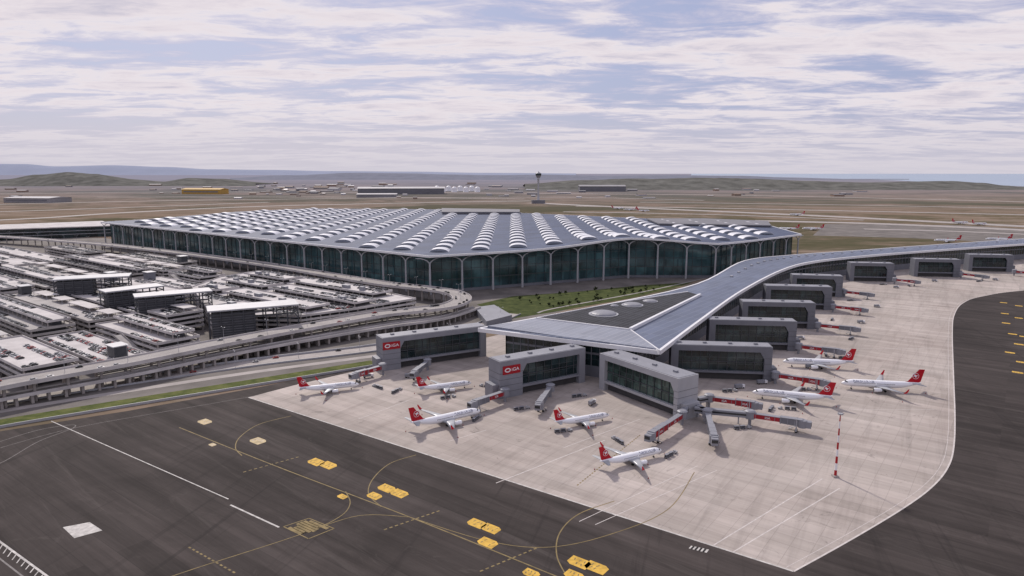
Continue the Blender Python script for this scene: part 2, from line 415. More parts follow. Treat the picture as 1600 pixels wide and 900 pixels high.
def board(px,py,mat,sc=1,flip=1):
    c=P(px,py);t=4.4*sc
    u=Vector((math.cos(-AX),math.sin(-AX)));w=Vector((-u.y,u.x))
    mb=MB();q=[(-1,-.55),(-.55,-.95),(1,-.95),(1,.55),(.55,.95),(-1,.95)]
    pts=[V2(c)+u*(a*t*flip)+w*(b*t*.72) for a,b in q]
    mb.sheet(pts,.075,0)
    for a in (-.55,-.1,.4):
        for b0,b1 in ((-.55,-.1),(.15,.6)):
            if random.random()<.75: mb.beam(V2(c)+u*(a*t)+w*(b0*t*.72),V2(c)+u*((a+random.uniform(-.15,.2))*t)+w*(b1*t*.72),.45,.076,.079,1)
    return mb,mat
sg=[(494,722,1),(513,727,1),(585,775,.8),(604,763,.95),(624,771,.95),(745,818,.9),(767,826,.9),(762,848,.9),(905,879,.95),(932,887,.95),(897,899,.8),(830,896,.7),(535,776,.55)]
for px,py,s in sg:
    mb,m=board(px,py,0,s);mb.make("taxiway_sign_marking",["ypaint","yline"],origin=(0,0,0),kind="structure")
for px,py in [(1568,473),(1592,478),(1570,490),(1592,497),(1572,505),(1582,522),(1600,526),(1592,538),(1578,551),(1596,566),(1590,582),(1625,600)]:
    mb,m=board(px,py,0,.75,1);mb.make("taxiway_sign_marking",["ypaint","yline"],origin=(0,0,0),kind="structure")
for px,py,s in [(320,659,1),(403,689,1.05),(332,695,.5)]:
    mb,m=board(px,py,0,s);mb.make("taxiway_sign_marking",["ppaint","fpaint"],origin=(0,0,0),kind="structure")
mb=MB();c=[P(1080,853),P(1108,859),P(1104,864),P(1076,857)];mb.sheet(c,.08,0)
for k in range(4): mb.beam(c[0].lerp(c[1],.15+.22*k),c[3].lerp(c[2],.15+.22*k),.8,.081,.084,1)
structure(mb,"stand_number_marking",["paint","black"])

# ------------------------------------------------------------ sea, hills
mb=MB();mb.sheet(PP([(1080,274.6),(1250,277.5),(1400,282),(1500,287),(1600,291.5),(1900,300),(3000,310),(3500,271.6),(1080,271.6)]),.8);structure(mb,"sea",["sea"])
def ridge(name,prof,basepy,mat,depth,rough=.15,n=140,seed=0):
    rnd=random.Random(seed);t=(H)/(SP+((basepy-450)/F)*CP)
    mb=MB();x0,x1=prof[0][0],prof[-1][0];cols=[]
    def crest(px):
        for (a,b),(c,d) in zip(prof,prof[1:]):
            if a<=px<=c:
                k=(px-a)/(c-a);k=k*k*(3-2*k);return b+(d-b)*k
        return prof[-1][1]
    ph=[rnd.uniform(0,6.28) for _ in range(8)]
    for i in range(n+1):
        px=x0+(x1-x0)*i/n;y0=t*(CP-(basepy-450)/F*SP);zc=max(4,H-(crest(px)-270)*t/1082)
        w=sum(math.sin(px*.02*1.9**k+ph[k])/1.6**k for k in range(7))*.5
        X=(px-800)/F*t;col=[]
        for j in range(9):
            v=j/8
            zz=zc*math.sin(v*math.pi/2)**1.2
            zz=zz*(1+rough*w*.5*(v))+rough*zc*.3*rnd.uniform(-1,1)*math.sin(v*math.pi)
            s=1+depth*v/t
            col.append((X*s,y0+depth*v,max(-2,zz) if j else -2))
        col.append((X*1.1,y0+depth*2.2,-5));cols.append(col)
    vs=[v for c in cols for v in c];m=10;fs=[]
    for i in range(n):
        for j in range(m-1): fs.append((i*m+j,(i+1)*m+j,(i+1)*m+j+1,i*m+j+1))
    mb.add(vs,fs);o=mb.make(name,[mat],origin=(0,0,0),smooth=True,kind="structure")
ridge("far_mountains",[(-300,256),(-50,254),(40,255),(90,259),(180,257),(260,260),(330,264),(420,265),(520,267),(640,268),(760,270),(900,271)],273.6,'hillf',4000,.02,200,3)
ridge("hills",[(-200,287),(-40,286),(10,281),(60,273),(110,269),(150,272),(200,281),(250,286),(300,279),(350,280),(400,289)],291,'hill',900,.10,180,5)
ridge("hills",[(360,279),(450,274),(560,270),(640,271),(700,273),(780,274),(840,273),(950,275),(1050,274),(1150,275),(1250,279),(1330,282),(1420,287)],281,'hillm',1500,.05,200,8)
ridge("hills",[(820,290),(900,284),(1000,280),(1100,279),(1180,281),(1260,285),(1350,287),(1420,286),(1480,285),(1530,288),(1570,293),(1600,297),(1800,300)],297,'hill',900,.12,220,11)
# ------------------------------------------------------------ far buildings
rb=random.Random(21)
def shed(px,py,wpx,hpx,wall='shedw',roof='shedr',label="low pale airport service building on dry ground",name="service_building",dm=.5):
    c=P(px,py);t=c.y;w=wpx*t/F;h=hpx*t/F;d=w*dm+10
    ang=rb.uniform(-.3,.3)
    root=empty(name,(c.x,c.y,0),label=label,category="building",group="low buildings across the airfield")
    mb=MB();mb.box(c.x,c.y,0,h*.8,w,d,ang,0);mb.make("wall",[wall],root)
    mb=MB();u=Vector((math.cos(ang),math.sin(ang)));v=Vector((-u.y,u.x));e=[]
    k=w*.51;q=d*.52;C=V2(c)
    A=[C-u*k-v*q,C+u*k-v*q,C+u*k+v*q,C-u*k+v*q];r0=C-u*k;r1=C+u*k
    z=h*.8+.05
    mb.add([(A[0].x,A[0].y,z),(A[1].x,A[1].y,z),(A[2].x,A[2].y,z),(A[3].x,A[3].y,z),(r0.x,r0.y,h),(r1.x,r1.y,h)],[(0,1,5,4),(2,3,4,5),(0,4,3),(1,2,5),(0,3,2,1)])
    mb.make("roof",[roof],root)
    if wpx>20:
        mb=MB();p=C-v*(d/2+.15);mb.box(p.x,p.y,h*.3,h*.5,w*.9,.3,ang,0);mb.make("window_band",["shedd"],root)
shed(321,303,66,9,'yellow','yellow',"long ochre yellow building beyond the airfield","warehouse",.3)
shed(628,303,130,11,'shedd','shedr',"long dark hangar with pale roof across the airfield","hangar",.25)
shed(590,308,60,6);shed(940,299,70,10,'shedd','shedw',"dark blue-grey hangar across the airfield","hangar",.4)
shed(60,316,80,9,'shedw','shedr',"pale low building on dry ground","depot")
for k in range(170):
    r=rb.random()
    px=rb.gauss(450,70) if r<.35 else rb.gauss(700,90) if r<.75 else rb.uniform(0,1500);py=rb.triangular(286,314,297)
    if 660<px<760 and py>290: continue
    shed(px,py,rb.triangular(3,26,6),rb.uniform(1.2,3.6),rb.choice(['shedw','shedr','shedd','shedb']),rb.choice(['shedr','shedw','shedr','shedb','white','shedd']))
for k in range(9):
    px=674+k*9;c=P(px,300-(k%2)*1.5);r=4.3*c.y/F
    mb=MB();mb.lathe([(0,r,0),(r*1.1,r,0)]+[(r*1.1+r*.8*math.sin(a),r*math.cos(a),0) for a in (.3,.6,.9,1.2,1.5)],16,0,'z',(c.x,c.y))
    mb.make("storage_tank",["white"],label="white domed storage tank across the airfield",category="storage tank",group="white domed tanks",smooth=True)
c=P(841,318);root=empty("control_tower",c,label="tall slender control tower with flared glazed top",category="control tower")
hh=146
mb=MB();mb.lathe([(0,7,0),(40,5.,0),(90,4.2,0),(112,5,0),(118,7,0)],14,0,'z',(c.x,c.y));mb.make("shaft",["lgrey"],root,smooth=True)
mb=MB();mb.lathe([(118,7.5,0),(124,11,0),(128,13,0)],14,0,'z',(c.x,c.y));mb.lathe([(136,14,0),(139,11,0),(hh-3,3,0),(hh,1,0)],14,0,'z',(c.x,c.y));mb.make("head",["mgrey"],root)
mb=MB();mb.lathe([(128,12.5,0),(136,14,0)],14,0,'z',(c.x,c.y));mb.make("window",["glass"],root)
mb=MB();mb.box(c.x,c.y+5,0,16,60,30,.1);mb.make("podium",["shedd"],root)

# ------------------------------------------------------------ terminal
ZR=46.0
A=P(670,400,ZR);B=P(158,347,ZR);Nn=P(985,372,54.5);Pn=P(1122,380,48);Rn=P(1252,366,ZR)
def HZ(p):
    d=(V2(p)-V2(Nn)).length
    return ZR+8.5*math.exp(-(d/90)**2)
TP=[A,Nn,Pn,Rn,P(1190,349,ZR),P(1040,343,ZR),P(815,333,ZR),P(800,328,ZR),P(480,326,ZR),P(370,331,ZR),P(240,342,ZR),B]
TP=[V2(p) for p in TP]
term=empty("airport_terminal",(A.x,A.y,0),label="huge glass terminal hall under blue-grey roof with white skylights",category="terminal")
def inset(poly,d):
    n=len(poly);out=[]
    area=sum(poly[i].x*poly[(i+1)%n].y-poly[(i+1)%n].x*poly[i].y for i in range(n));sg_=1 if area>0 else -1
    for i in range(n):
        a=poly[i-1];b=poly[i];c_=poly[(i+1)%n]
        d0=(b-a).normalized();d1_=(c_-b).normalized()
        n0=Vector((-d0.y,d0.x))*sg_;n1=Vector((-d1_.y,d1_.x))*sg_
        k=(n0+n1);k=k/max(.45,(1+n0.dot(n1)));out.append(b+k*d)
    return out
bm=bmesh.new();bm.faces.new([bm.verts.new((p.x,p.y,0)) for p in TP]);bmesh.ops.triangulate(bm,faces=bm.faces[:])
x=-800
while x<520: bmesh.ops.bisect_plane(bm,geom=bm.verts[:]+bm.edges[:]+bm.faces[:],plane_co=(x,0,0),plane_no=(1,0,0));x+=25 if x>-200 else 100
y=700
while y<1950: bmesh.ops.bisect_plane(bm,geom=bm.verts[:]+bm.edges[:]+bm.faces[:],plane_co=(0,y,0),plane_no=(0,1,0));y+=25 if y<1200 else 100
bm.verts.ensure_lookup_table()
mb=MB()
vs=[(v.co.x,v.co.y,HZ(v.co)) for v in bm.verts];bm.verts.index_update();fs=[tuple(v.index for v in f.verts) for f in bm.faces];bm.free()
mb.add(vs,fs,0);mb.add([(a,b,c_-1.9) for a,b,c_ in vs],fs,1)
mb.make("roof",["troof","grey"],term,origin=(0,0,0))
def edgepts(a,b,st=12):
    n=max(1,round((b-a).length/st));return [a.lerp(b,k/n) for k in range(n+1)]
mb=MB()
for i in range(len(TP)):
    q=edgepts(TP[i],TP[(i+1)%len(TP)],25)
    for a,b in zip(q,q[1:]): mb.beam(a,b,1.6,HZ(a)-2.0,HZ(a)+.4,0,HZ(b)-2.0,HZ(b)+.4)
mb.make("fascia",["white"],term)
body=inset(TP,12)
mb=MB()
for i in range(len(body)):
    q=edgepts(body[i],body[(i+1)%len(body)],25)
    for a,b in zip(q,q[1:]): mb.add([(a.x,a.y,3),(b.x,b.y,3),(b.x,b.y,HZ(b)-1.95),(a.x,a.y,HZ(a)-1.95)],[(0,1,2,3)])
mb.make("facade_glass",["tglass"],term)
mb=MB();mb.prism(inset(TP,10.5),0,3,0);mb.make("plinth",["grey"],term)
mb=MB()
bb=inset(TP,11.7)
for i in (0,1,2,len(TP)-1):
    a=bb[i];b=bb[(i+1)%len(TP)];n=round((b-a).length/12.7)
    for k in range(n+1):
        p=a.lerp(b,k/n);mb.box(p.x,p.y,3,HZ(p)-1.9,.35,.7,0)
    for z in (15,27,39): mb.beam(a,b,.5,z,z+.4)
mb.make("mullion_grid",["steel"],term)
colin=inset(TP,3.5)
cols=[]
for i in (0,1,2,len(TP)-1):
    a=colin[i];b=colin[(i+1)%len(TP)];n=max(1,round((b-a).length/40))
    for k in range(n+(1 if i==2 else 0)): cols.append((a.lerp(b,k/n),(b-a).normalized(),(b-a).length/n))
for p,d,sp in cols:
    zt=HZ(p);mb=MB();mb.tube((p.x,p.y,0),(p.x,p.y,zt-11),1.45,1.05,8,0)
    for sgn in (-1,1):
        prev=Vector((p.x,p.y,zt-11))
        for j in range(1,6):
            a=j/5;q=Vector((p.x,p.y,0))+Vector((d.x,d.y,0))*sgn*(sp*.42)*(1-math.cos(a*math.pi/2));q.z=zt-11+(HZ(q)-2.6-(zt-11))*math.sin(a*math.pi/2)
            mb.tube(prev,q,1.0-.1*j,1.0-.1*(j+1)+.02,6,0);prev=q
    mb.make("column",["lgrey"],term,smooth=False)
def skylight_geo(cx,cy,mb,z=ZR,W=23,Ln=34,h=4.0):
    nx=10;ys_=[-1,-.86,-.3,.3,.75,1];hs=[.2,.86,1.,1.,.8,.1];ws=[.85,1,1,1,.94,.75]
    vs=[]
    for y,hh_,w_ in zip(ys_,hs,ws):
        for i in range(nx+1):
            x=-1+2*i/nx;vs.append((cx+x*W/2*w_,cy+y*Ln/2,z+.1+h*hh_*max(0,1-x*x)**.6))
    n=nx+1
    for j in range(5):
        fs=[(j*n+i,j*n+i+1,(j+1)*n+i+1,(j+1)*n+i) for i in range(nx)]
        mb.add(vs,fs,1 if j==0 else 0)
    for y,hh_,w_ in ((-.87,.87,1),):
        prev=None
        for i in range(nx+1):
            x=-1+2*i/nx;q=Vector((cx+x*W/2*w_,cy+y*Ln/2,z+.3+h*hh_*max(0,1-x*x)**.6))
            if prev is not None: mb.tube(prev,q,.45,.45,4,0,False)
            prev=q
pts=[]
k=0;xx=-1000
while xx<700:
    yy=690+(0 if k%2 else 23)
    while yy<1900:
        if inpoly((xx,yy),TP) and edist((xx,yy),TP)>21: pts.append((xx,yy))
        yy+=47
    xx+=48;k+=1
pts.sort(key=lambda p:p[0]**2+p[1]**2)
mb=MB();skylight_geo(0,0,mb,0)
sk0=None
for i,(x,y) in enumerate(pts[:100]):
    L_=Vector((x,y,HZ((x,y))))-WL[term.name]
    if sk0 is None:
        sk0=mb.make("skylight",["sky_light","slglass"],term,origin=(0,0,0),smooth=False);sk0.location=L_
    else:
        o=sk0.copy();COL.objects.link(o);o.location=L_
mb=MB()
for x,y in pts[100:]: skylight_geo(x,y,mb,HZ((x,y)))
mb.make("distant_skylights",["sky_light","slglass"],term,kind="stuff")
def lowbuilding(name,poly,h,label,cat="building",wall='glass',roof='lgrey'):
    poly=[V2(p) for p in poly];c=poly[0]
    root=empty(name,(c.x,c.y,0),label=label,category=cat)
    mb=MB();mb.prism(inset(poly,2),0,h-2,0);mb.make("wall",[wall],root)
    mb=MB();mb.prism(poly,h-2,h,0);mb.make("roof",[roof],root)
    mb=MB();ins=inset(poly,1.6)
    for z in (h*.3,h*.6):
        for i in range(len(poly)): mb.beam(ins[i],ins[(i+1)%len(poly)],.6,z,z+1)
    mb.make("floor_band",["lgrey"],root)
lowbuilding("pier_concourse",PP([(-300,366),(0,358),(182,352),(160,345),(0,351),(-300,358)],24),24,"long low concourse with pale roof beside the terminal","terminal",'glass','deck')
lowbuilding("pier_concourse",PP([(1030,349),(1205,352),(1200,345),(1100,341),(1010,341)],50),50,"dark rear concourse behind the terminal roof","terminal",'shedd','shedd')
lowbuilding("pier_concourse",PP([(690,331),(812,331),(812,327),(690,325)],52),52,"dark rear concourse behind the terminal roof","terminal",'shedd','shedd')

# ------------------------------------------------------------ pier
ZP=26.0
Rp=[(1030,549),(1095,500),(1160,454),(1222,422),(1270,409),(1350,400),(1450,392),(1620,380),(1800,368)]
Lp=[(748,514),(930,480),(1090,444),(1163,408),(1235,399),(1320,393),(1430,385),(1620,372),(1800,361)]
RW=smooth([V2(P(a,b,ZP)) for a,b in Rp],6);LW=smooth([V2(P(a,b,ZP)) for a,b in Lp],6)
pier=empty("pier_building",(RW[0].x,RW[0].y,0),label="long low pier with blue-grey roof and white edges",category="terminal pier")
mb=MB()
for i in range(len(RW)-1):
    q=[LW[i],RW[i],RW[i+1],LW[i+1]];mid0=(LW[i]+RW[i])/2;mid1=(LW[i+1]+RW[i+1])/2
    h=1.4
    mb.add([(LW[i].x,LW[i].y,ZP),(mid0.x,mid0.y,ZP+h),(mid1.x,mid1.y,ZP+h),(LW[i+1].x,LW[i+1].y,ZP)],[(0,1,2,3)])
    mb.add([(mid0.x,mid0.y,ZP+h),(RW[i].x,RW[i].y,ZP),(RW[i+1].x,RW[i+1].y,ZP),(mid1.x,mid1.y,ZP+h)],[(0,1,2,3)])
    mb.add([(p.x,p.y,ZP-2) for p in q],[(0,1,2,3)],1)
m0=(LW[0]+RW[0])/2
mb.add([(LW[0].x,LW[0].y,ZP),(RW[0].x,RW[0].y,ZP),(m0.x,m0.y,ZP+1.4)],[(0,1,2)],0)
mb.make("roof",["proof","grey"],pier)
mb=MB()
for W_ in (LW,RW):
    mb.ribbon(W_,2.0,ZP-2.1,ZP+.7)
mb.beam(LW[0],RW[0],2.0,ZP-2.1,ZP+.7)
mb.make("fascia",["white"],pier)
mb=MB();mg=MB();mm=MB();N_=len(RW)
wl=[LW[i].lerp(RW[i],.14) for i in range(N_)];wr=[RW[i].lerp(LW[i],.14) for i in range(N_)]
sh=(RW[2]-RW[0]).normalized()*7
wl[0]=wl[0]+sh;wr[0]=wr[0]+sh
poly=wl+list(reversed(wr))
mb.prism(poly,0,8,0)
mb.prism(poly,16,17.5,0)
mb.make("base_wall",["grey"],pier)
mg.prism([p for p in poly],8,16,0);mg.prism(poly,17.5,ZP-2.05,0);mg.make("glass_wall",["glass"],pier)
for W_,o_ in ((wl,.35),(wr,-.35)):
    for i in range(len(W_)-1):
        n=max(1,int((W_[i+1]-W_[i]).length/6))
        for k in range(n): p=W_[i].lerp(W_[i+1],k/n);mm.box(p.x,p.y,8,ZP-2.1,.5,.9)
n=int((wr[0]-wl[0]).length/6)
for k in range(n): p=wl[0].lerp(wr[0],k/n);mm.box(p.x,p.y,8,ZP-2.1,.5,.9)
mm.make("mullion_grid",["grey"],pier)
ZZ=ZP+1.7
mb=MB();mb.prism(PP([(762,510),(838,499),(985,516),(1028,546),(880,527)],ZP+1.0),ZP-.5,ZP+1.55,0);mb.make("pale_roof_panel",["proof2"],pier)
mb=MB();mb.prism(PP([(838,497),(985,514),(1093,461),(1075,456),(960,474)],ZZ),ZP-.5,ZZ,0);mb.make("roof_well",["recess"],pier)
mb=MB();a=P(985,515,ZZ);b=P(1094,461,ZZ);c3=P(838,497,ZZ);d3=P(960,474,ZZ);e3=P(1075,456,ZZ);mb.beam(a,b,2.2,ZP,ZZ+1.4);mb.beam(c3,a,1.2,ZP,ZZ+.6);mb.beam(c3,d3,.9,ZP,ZZ+.6);mb.beam(d3,e3,.9,ZP,ZZ+.6)
mb.beam(a,P(1030,547,ZZ),.8,ZP-1,ZZ+.3);mb.make("parapet",["white"],pier)
for px,py,rx in ((943,491,22),(988,477,16),(1016,471,11),(960,478,6)):
    c=P(px,py,ZZ);r=rx*c.y/F
    mb=MB();mb.lathe([(ZZ-.1,r*1.08,0),(ZZ+.5,r*1.08,0),(ZZ+.5,r*.98,0)],24,1,'z',(c.x,c.y));mb.lathe([(ZZ+.5,r*.95,0)]+[(ZZ+.6+r*.22*math.sin(k*math.pi/12),r*.94*math.cos(k*math.pi/12)+.01,0) for k in range(1,7)],24,0,'z',(c.x,c.y));mb.make("roof_dome",["mgrey","lgrey"],pier)
for i in list(range(14,len(RW)-1)):
    p=(LW[i]*.62+RW[i]*.38);mb=MB();mb.box(p.x,p.y,ZP+1,ZP+2.6,4,2.5,.9);mb.make("roof_vent",["lgrey"],pier)

# ------------------------------------------------------------ gate buildings
def gate(endp,rootp,width,endlen=9,sign=False,z=24,gl='glass',label="grey boarding gate building with dark recessed glass",flip=1,cl='grey',fl=6.4,hd=3.8,side=1):
    e=V2(P(endp[0],endp[1],z));r=V2(P(rootp[0],rootp[1],z));u=(r-e).normalized();n=Vector((-u.y,u.x))
    if n.y<0: n=-n
    Lg=(r-e).length;r=e+u*(Lg+8);Lg+=8
    root=empty("gate_building",(e.x,e.y,0),label=label,category="gate building",group="boarding gate buildings along the pier")
    c=lambda s,w:e+u*s+n*w
    zt=z-hd
    mb=MB();mb.prism([c(0,0),c(Lg,0),c(Lg,width),c(0,width)],zt,z,0)
    mb.prism([c(0,0),c(endlen,0),c(endlen,width),c(0,width)],0,zt,0)
    mb.prism([c(Lg-5,0),c(Lg,0),c(Lg,width),c(Lg-5,width)],0,zt,0)
    mb.prism([c(endlen,.3),c(Lg-5,.3),c(Lg-5,width-.3),c(endlen,width-.3)],5,fl,0)
    for w0_,w1_ in ((.02,1.2),(width-1.2,width-.02)):
        a0=c(endlen,w0_);a1=c(endlen,w1_);b0=c(endlen+3,w0_);b1=c(endlen+3,w1_)
        mb.add([(a0.x,a0.y,zt),(b0.x,b0.y,zt),(a0.x,a0.y,zt-5),(a1.x,a1.y,zt),(b1.x,b1.y,zt),(a1.x,a1.y,zt-5)],[(0,1,2),(3,5,4),(1,4,5,2)])
    mb.prism([c(-4,width*.15),c(-.01,width*.15),c(-.01,width*.85),c(-4,width*.85)],0,9,0)
    mb.make("shell",[cl],root)
    ins_=2.6
    mb=MB();mb.prism([c(endlen,ins_),c(Lg-5,ins_),c(Lg-5,width-ins_),c(endlen,width-ins_)],fl,zt,0);mb.make("window",[gl],root)
    mb=MB()
    k=endlen+6
    while k<Lg-6:
        for w in (ins_-.3,width-ins_+.3):
            p=c(k,w);mb.box(p.x,p.y,fl,zt,.3,.4)
        k+=6
    for w in (ins_-.3,width-ins_+.3): mb.beam(c(endlen,w),c(Lg-5,w),.4,fl+6,fl+6.4)
    mb.make("mullion_grid",["steel"],root)
    mb=MB();mb.prism([c(endlen,3.5),c(Lg-5,3.5),c(Lg-5,width-3.5),c(endlen,width-3.5)],0,5,0);mb.make("service_room",["dark"],root)
    mb=MB();mb.prism([c(.8,.8),c(Lg-.8,.8),c(Lg-.8,width-.8),c(.8,width-.8)],z,z+.25,0);mb.make("roof_membrane",["mgrey"],root)
    k=10
    while k<Lg-6: p=c(k,width*.5);mb=MB();mb.box(p.x,p.y,z+.25,z+1.3,2.6,2.0,math.atan2(u.y,u.x));mb.make("roof_vent",["mgrey"],root);k+=17
    mb=MB()
    for zz in (4,8,12,16): mb.beam(c(0,-.03),c(endlen,-.03),.12,zz,zz+.15);mb.beam(c(-.03,0),c(-.03,width),.12,zz,zz+.15)
    mb.make("panel_joint",["steel"],root)
    if sign:
        U=Vector((u.x,u.y,0));UP=Vector((0,0,1))
        mb=MB();cs=endlen*.5;hw=6.4;a=c(cs-hw,-.25);b=c(cs+hw,-.25);mb.beam(a,b,.4,z-8.6,z-3.2,0);m_=c(cs,-.5)
        if U.x<0: U=-U
        ctr=Vector((m_.x,m_.y,z-5.9))
        disc(mb,ctr-U*3.0,U,UP,1.45,1,24,1.5);disc(mb,ctr-U*3.0+Vector((0,-.04,0)),U,UP,.75,0,24,1.9)
        put_text(mb,"iGA",ctr+U*2.6,U,UP,2.9,1,1.2)
        mb.make("sign",["red","white"],root,label="wide red sign with white oval emblem and lettering iGA")
    return root,c,Lg
gate((597,529),(745,511),14,13.5,True,label="grey gate building with red and white sign on end wall",cl='mgrey')
gate((781,566),(900,546),14,17,True,label="grey gate building with red and white sign on end wall",cl='mgrey')
gate((1060,592),(950,556),17,3,False,gl='gglass',label="large gate building with green glass side and pale cladding",cl='lgrey',fl=6.6,hd=3.6)
gate((1208,543),(1068,539),13,5);gate((1246,503),(1125,500),14,6);gate((1275,474),(1175,472),15,6);gate((1301,449),(1210,447),15,7)
gate((1318,432),(1250,430),15,7);gate((1398,412),(1340,411),15,8);gate((1502,406),(1440,405),15,8);gate((1585,399),(1525,398),15,8)

# ------------------------------------------------------------ jet bridges
def bridge(a,b,pa=None,red=True,label="boarding bridge with red tunnel on wheeled support"):
    A_=V2(P(a[0],a[1],6));B_=V2(P(b[0],b[1],5.5));u=(B_-A_).normalized();Lg=(B_-A_).length
    if Lg>44: B_=A_+u*44;Lg=44
    n=Vector((-u.y,u.x))
    root=empty("boarding_bridge",(A_.x,A_.y,0),label=label,category="boarding bridge",group="boarding bridges at the stands")
    mb=MB();mb.tube((A_.x,A_.y,0),(A_.x,A_.y,4.2),.9,.9,10);mb.tube((A_.x,A_.y,4),(A_.x,A_.y,8.2),2.7,2.7,14);mb.tube((A_.x,A_.y,8.2),(A_.x,A_.y,8.8),3.0,2.0,14);mb.make("rotunda",["mgrey"],root)
    k1=A_+u*(Lg*.52);k2=A_+u*(Lg-4)
    mb=MB();mb.beam(A_+u*2.2,k1,2.8,4.7,7.1,0);mb.beam(A_+u*2.2,k1,3.0,7.1,7.35,1)
    k=3.
    while k<Lg*.52: mb.beam(A_+u*k,A_+u*(k+.2),3.0,4.6,7.1,1);k+=5
    mb.make("inner_tunnel",["bred" if red else "grey","mgrey"],root)
    mb=MB();mb.beam(k1-u*.5,k2,3.4,4.2,7.4,0,3.8,7.0)
    for q in (0,.33,.66,1): 
        p=k1.lerp(k2,q);mb.beam(p-u*.2,p+u*.2,3.8,3.9,7.7,1)
    mb.beam(k1,k2,3.5,7.4,7.65,1)
    mb.make("outer_tunnel",["bred" if red==1 else "grey","mgrey"],root)
    mb=MB();mb.tube((k2.x,k2.y,3.2),(k2.x,k2.y,7.3),2.4,2.4,12);
    cb=k2+u*3.4;mb.beam(k2,cb+u*1.2,3.4,3.5,7.0,0);mb.make("cab",["mgrey"],root)
    mb=MB();mb.beam(cb+u*1.0,cb+u*1.4,3.0,4.8,6.4,0);mb.make("window",["wglass"],root)
    wpt=A_+u*(Lg*.78)
    mb=MB()
    for s in (-1.6,1.6):
        p=wpt+n*s;mb.tube((p.x,p.y,1),(p.x,p.y,7.9),.3,.3,8,0)
    mb.beam(wpt-n*2.2,wpt+n*2.2,.9,.9,1.5,0);mb.make("lift_column",["lgrey"],root)
    for s in (-1.5,1.5):
        p=wpt+n*s;mb=MB();mb.tube((p.x-n.x*.5,p.y-n.y*.5,.7),(p.x+n.x*.5,p.y+n.y*.5,.7),.7,.7,12,0)
        mb.make("wheel",["black"],root)
    mb=MB();s0=k2+n*2.9-u*1
    mb.beam(s0,s0-u*6,1.0,3.4,3.7,0,.1,.4);mb.beam(s0+n*.5,s0-u*6+n*.5,.1,4.4,4.5,0,1.2,1.3);mb.beam(s0-n*.5,s0-u*6-n*.5,.1,4.4,4.5,0,1.2,1.3);mb.make("stair",["lgrey"],root)
    if red:
        mb=MB();nn=n if n.y<0 else -n;U=Vector((u.x,u.y,0))
        if U.x<0: U=-U
        c_=A_+u*(Lg*.3)+nn*1.58;put_text(mb,"iGA",(c_.x,c_.y,5.9),U,Vector((0,0,1)),1.8,0);
        if red==1: c_=k1.lerp(k2,.5)+nn*1.78;put_text(mb,"iGA",(c_.x,c_.y,5.6),U,Vector((0,0,1)),1.8,0)
        mb.make("lettering",["white"],root)
for a,b,r in [((598,573),(548,588),1),((668,566),(644,586),0),((789,613),(734,633),2),((860,606),(840,636),0),((1066,648),(1012,684),1),((1105,646),(1117,690),0),
    ((1108,622),(1190,634),1),((1172,648),(1266,663),2),((1212,586),(1296,599),1),((1248,541),(1320,550),2),((1278,508),(1344,515),2),((1302,479),(1356,485),1),((1320,456),(1366,461),2),((1398,437),(1438,441),1),((1502,428),(1545,433),2),((1585,424),(1622,428),1)]:
    bridge(a,b,red=r,label="boarding bridge with red tunnel on wheeled support" if r else "pale grey boarding bridge on wheeled support")
def link(a,b):
    root=empty("link_bridge",P(a[0],a[1],6)*1,label="grey fixed walkway between gate and boarding bridge",category="walkway",group="fixed walkways")
    root.location.z=0;WL[root.name]=Vector(root.location)
    mb=MB();A_=P(a[0],a[1],6);B_=P(b[0],b[1],6);mb.beam(A_,B_,3.2,4.4,7.6);mb.make("tunnel",["mgrey"],root)
    mb=MB();mb.beam(A_,B_,3.3,5.6,6.6);mb.make("window",["wglass"],root)
    for q in (.3,.8):
        mb=MB();p=A_.lerp(B_,q);mb.tube((p.x,p.y,0),(p.x,p.y,4.4),.4,.4,8);mb.make("post",["lgrey"],root)
link((1085,640),(1172,648));link((1085,632),(1105,646));link((1075,635),(1066,648));link((1090,625),(1108,622));link((1205,580),(1212,586))

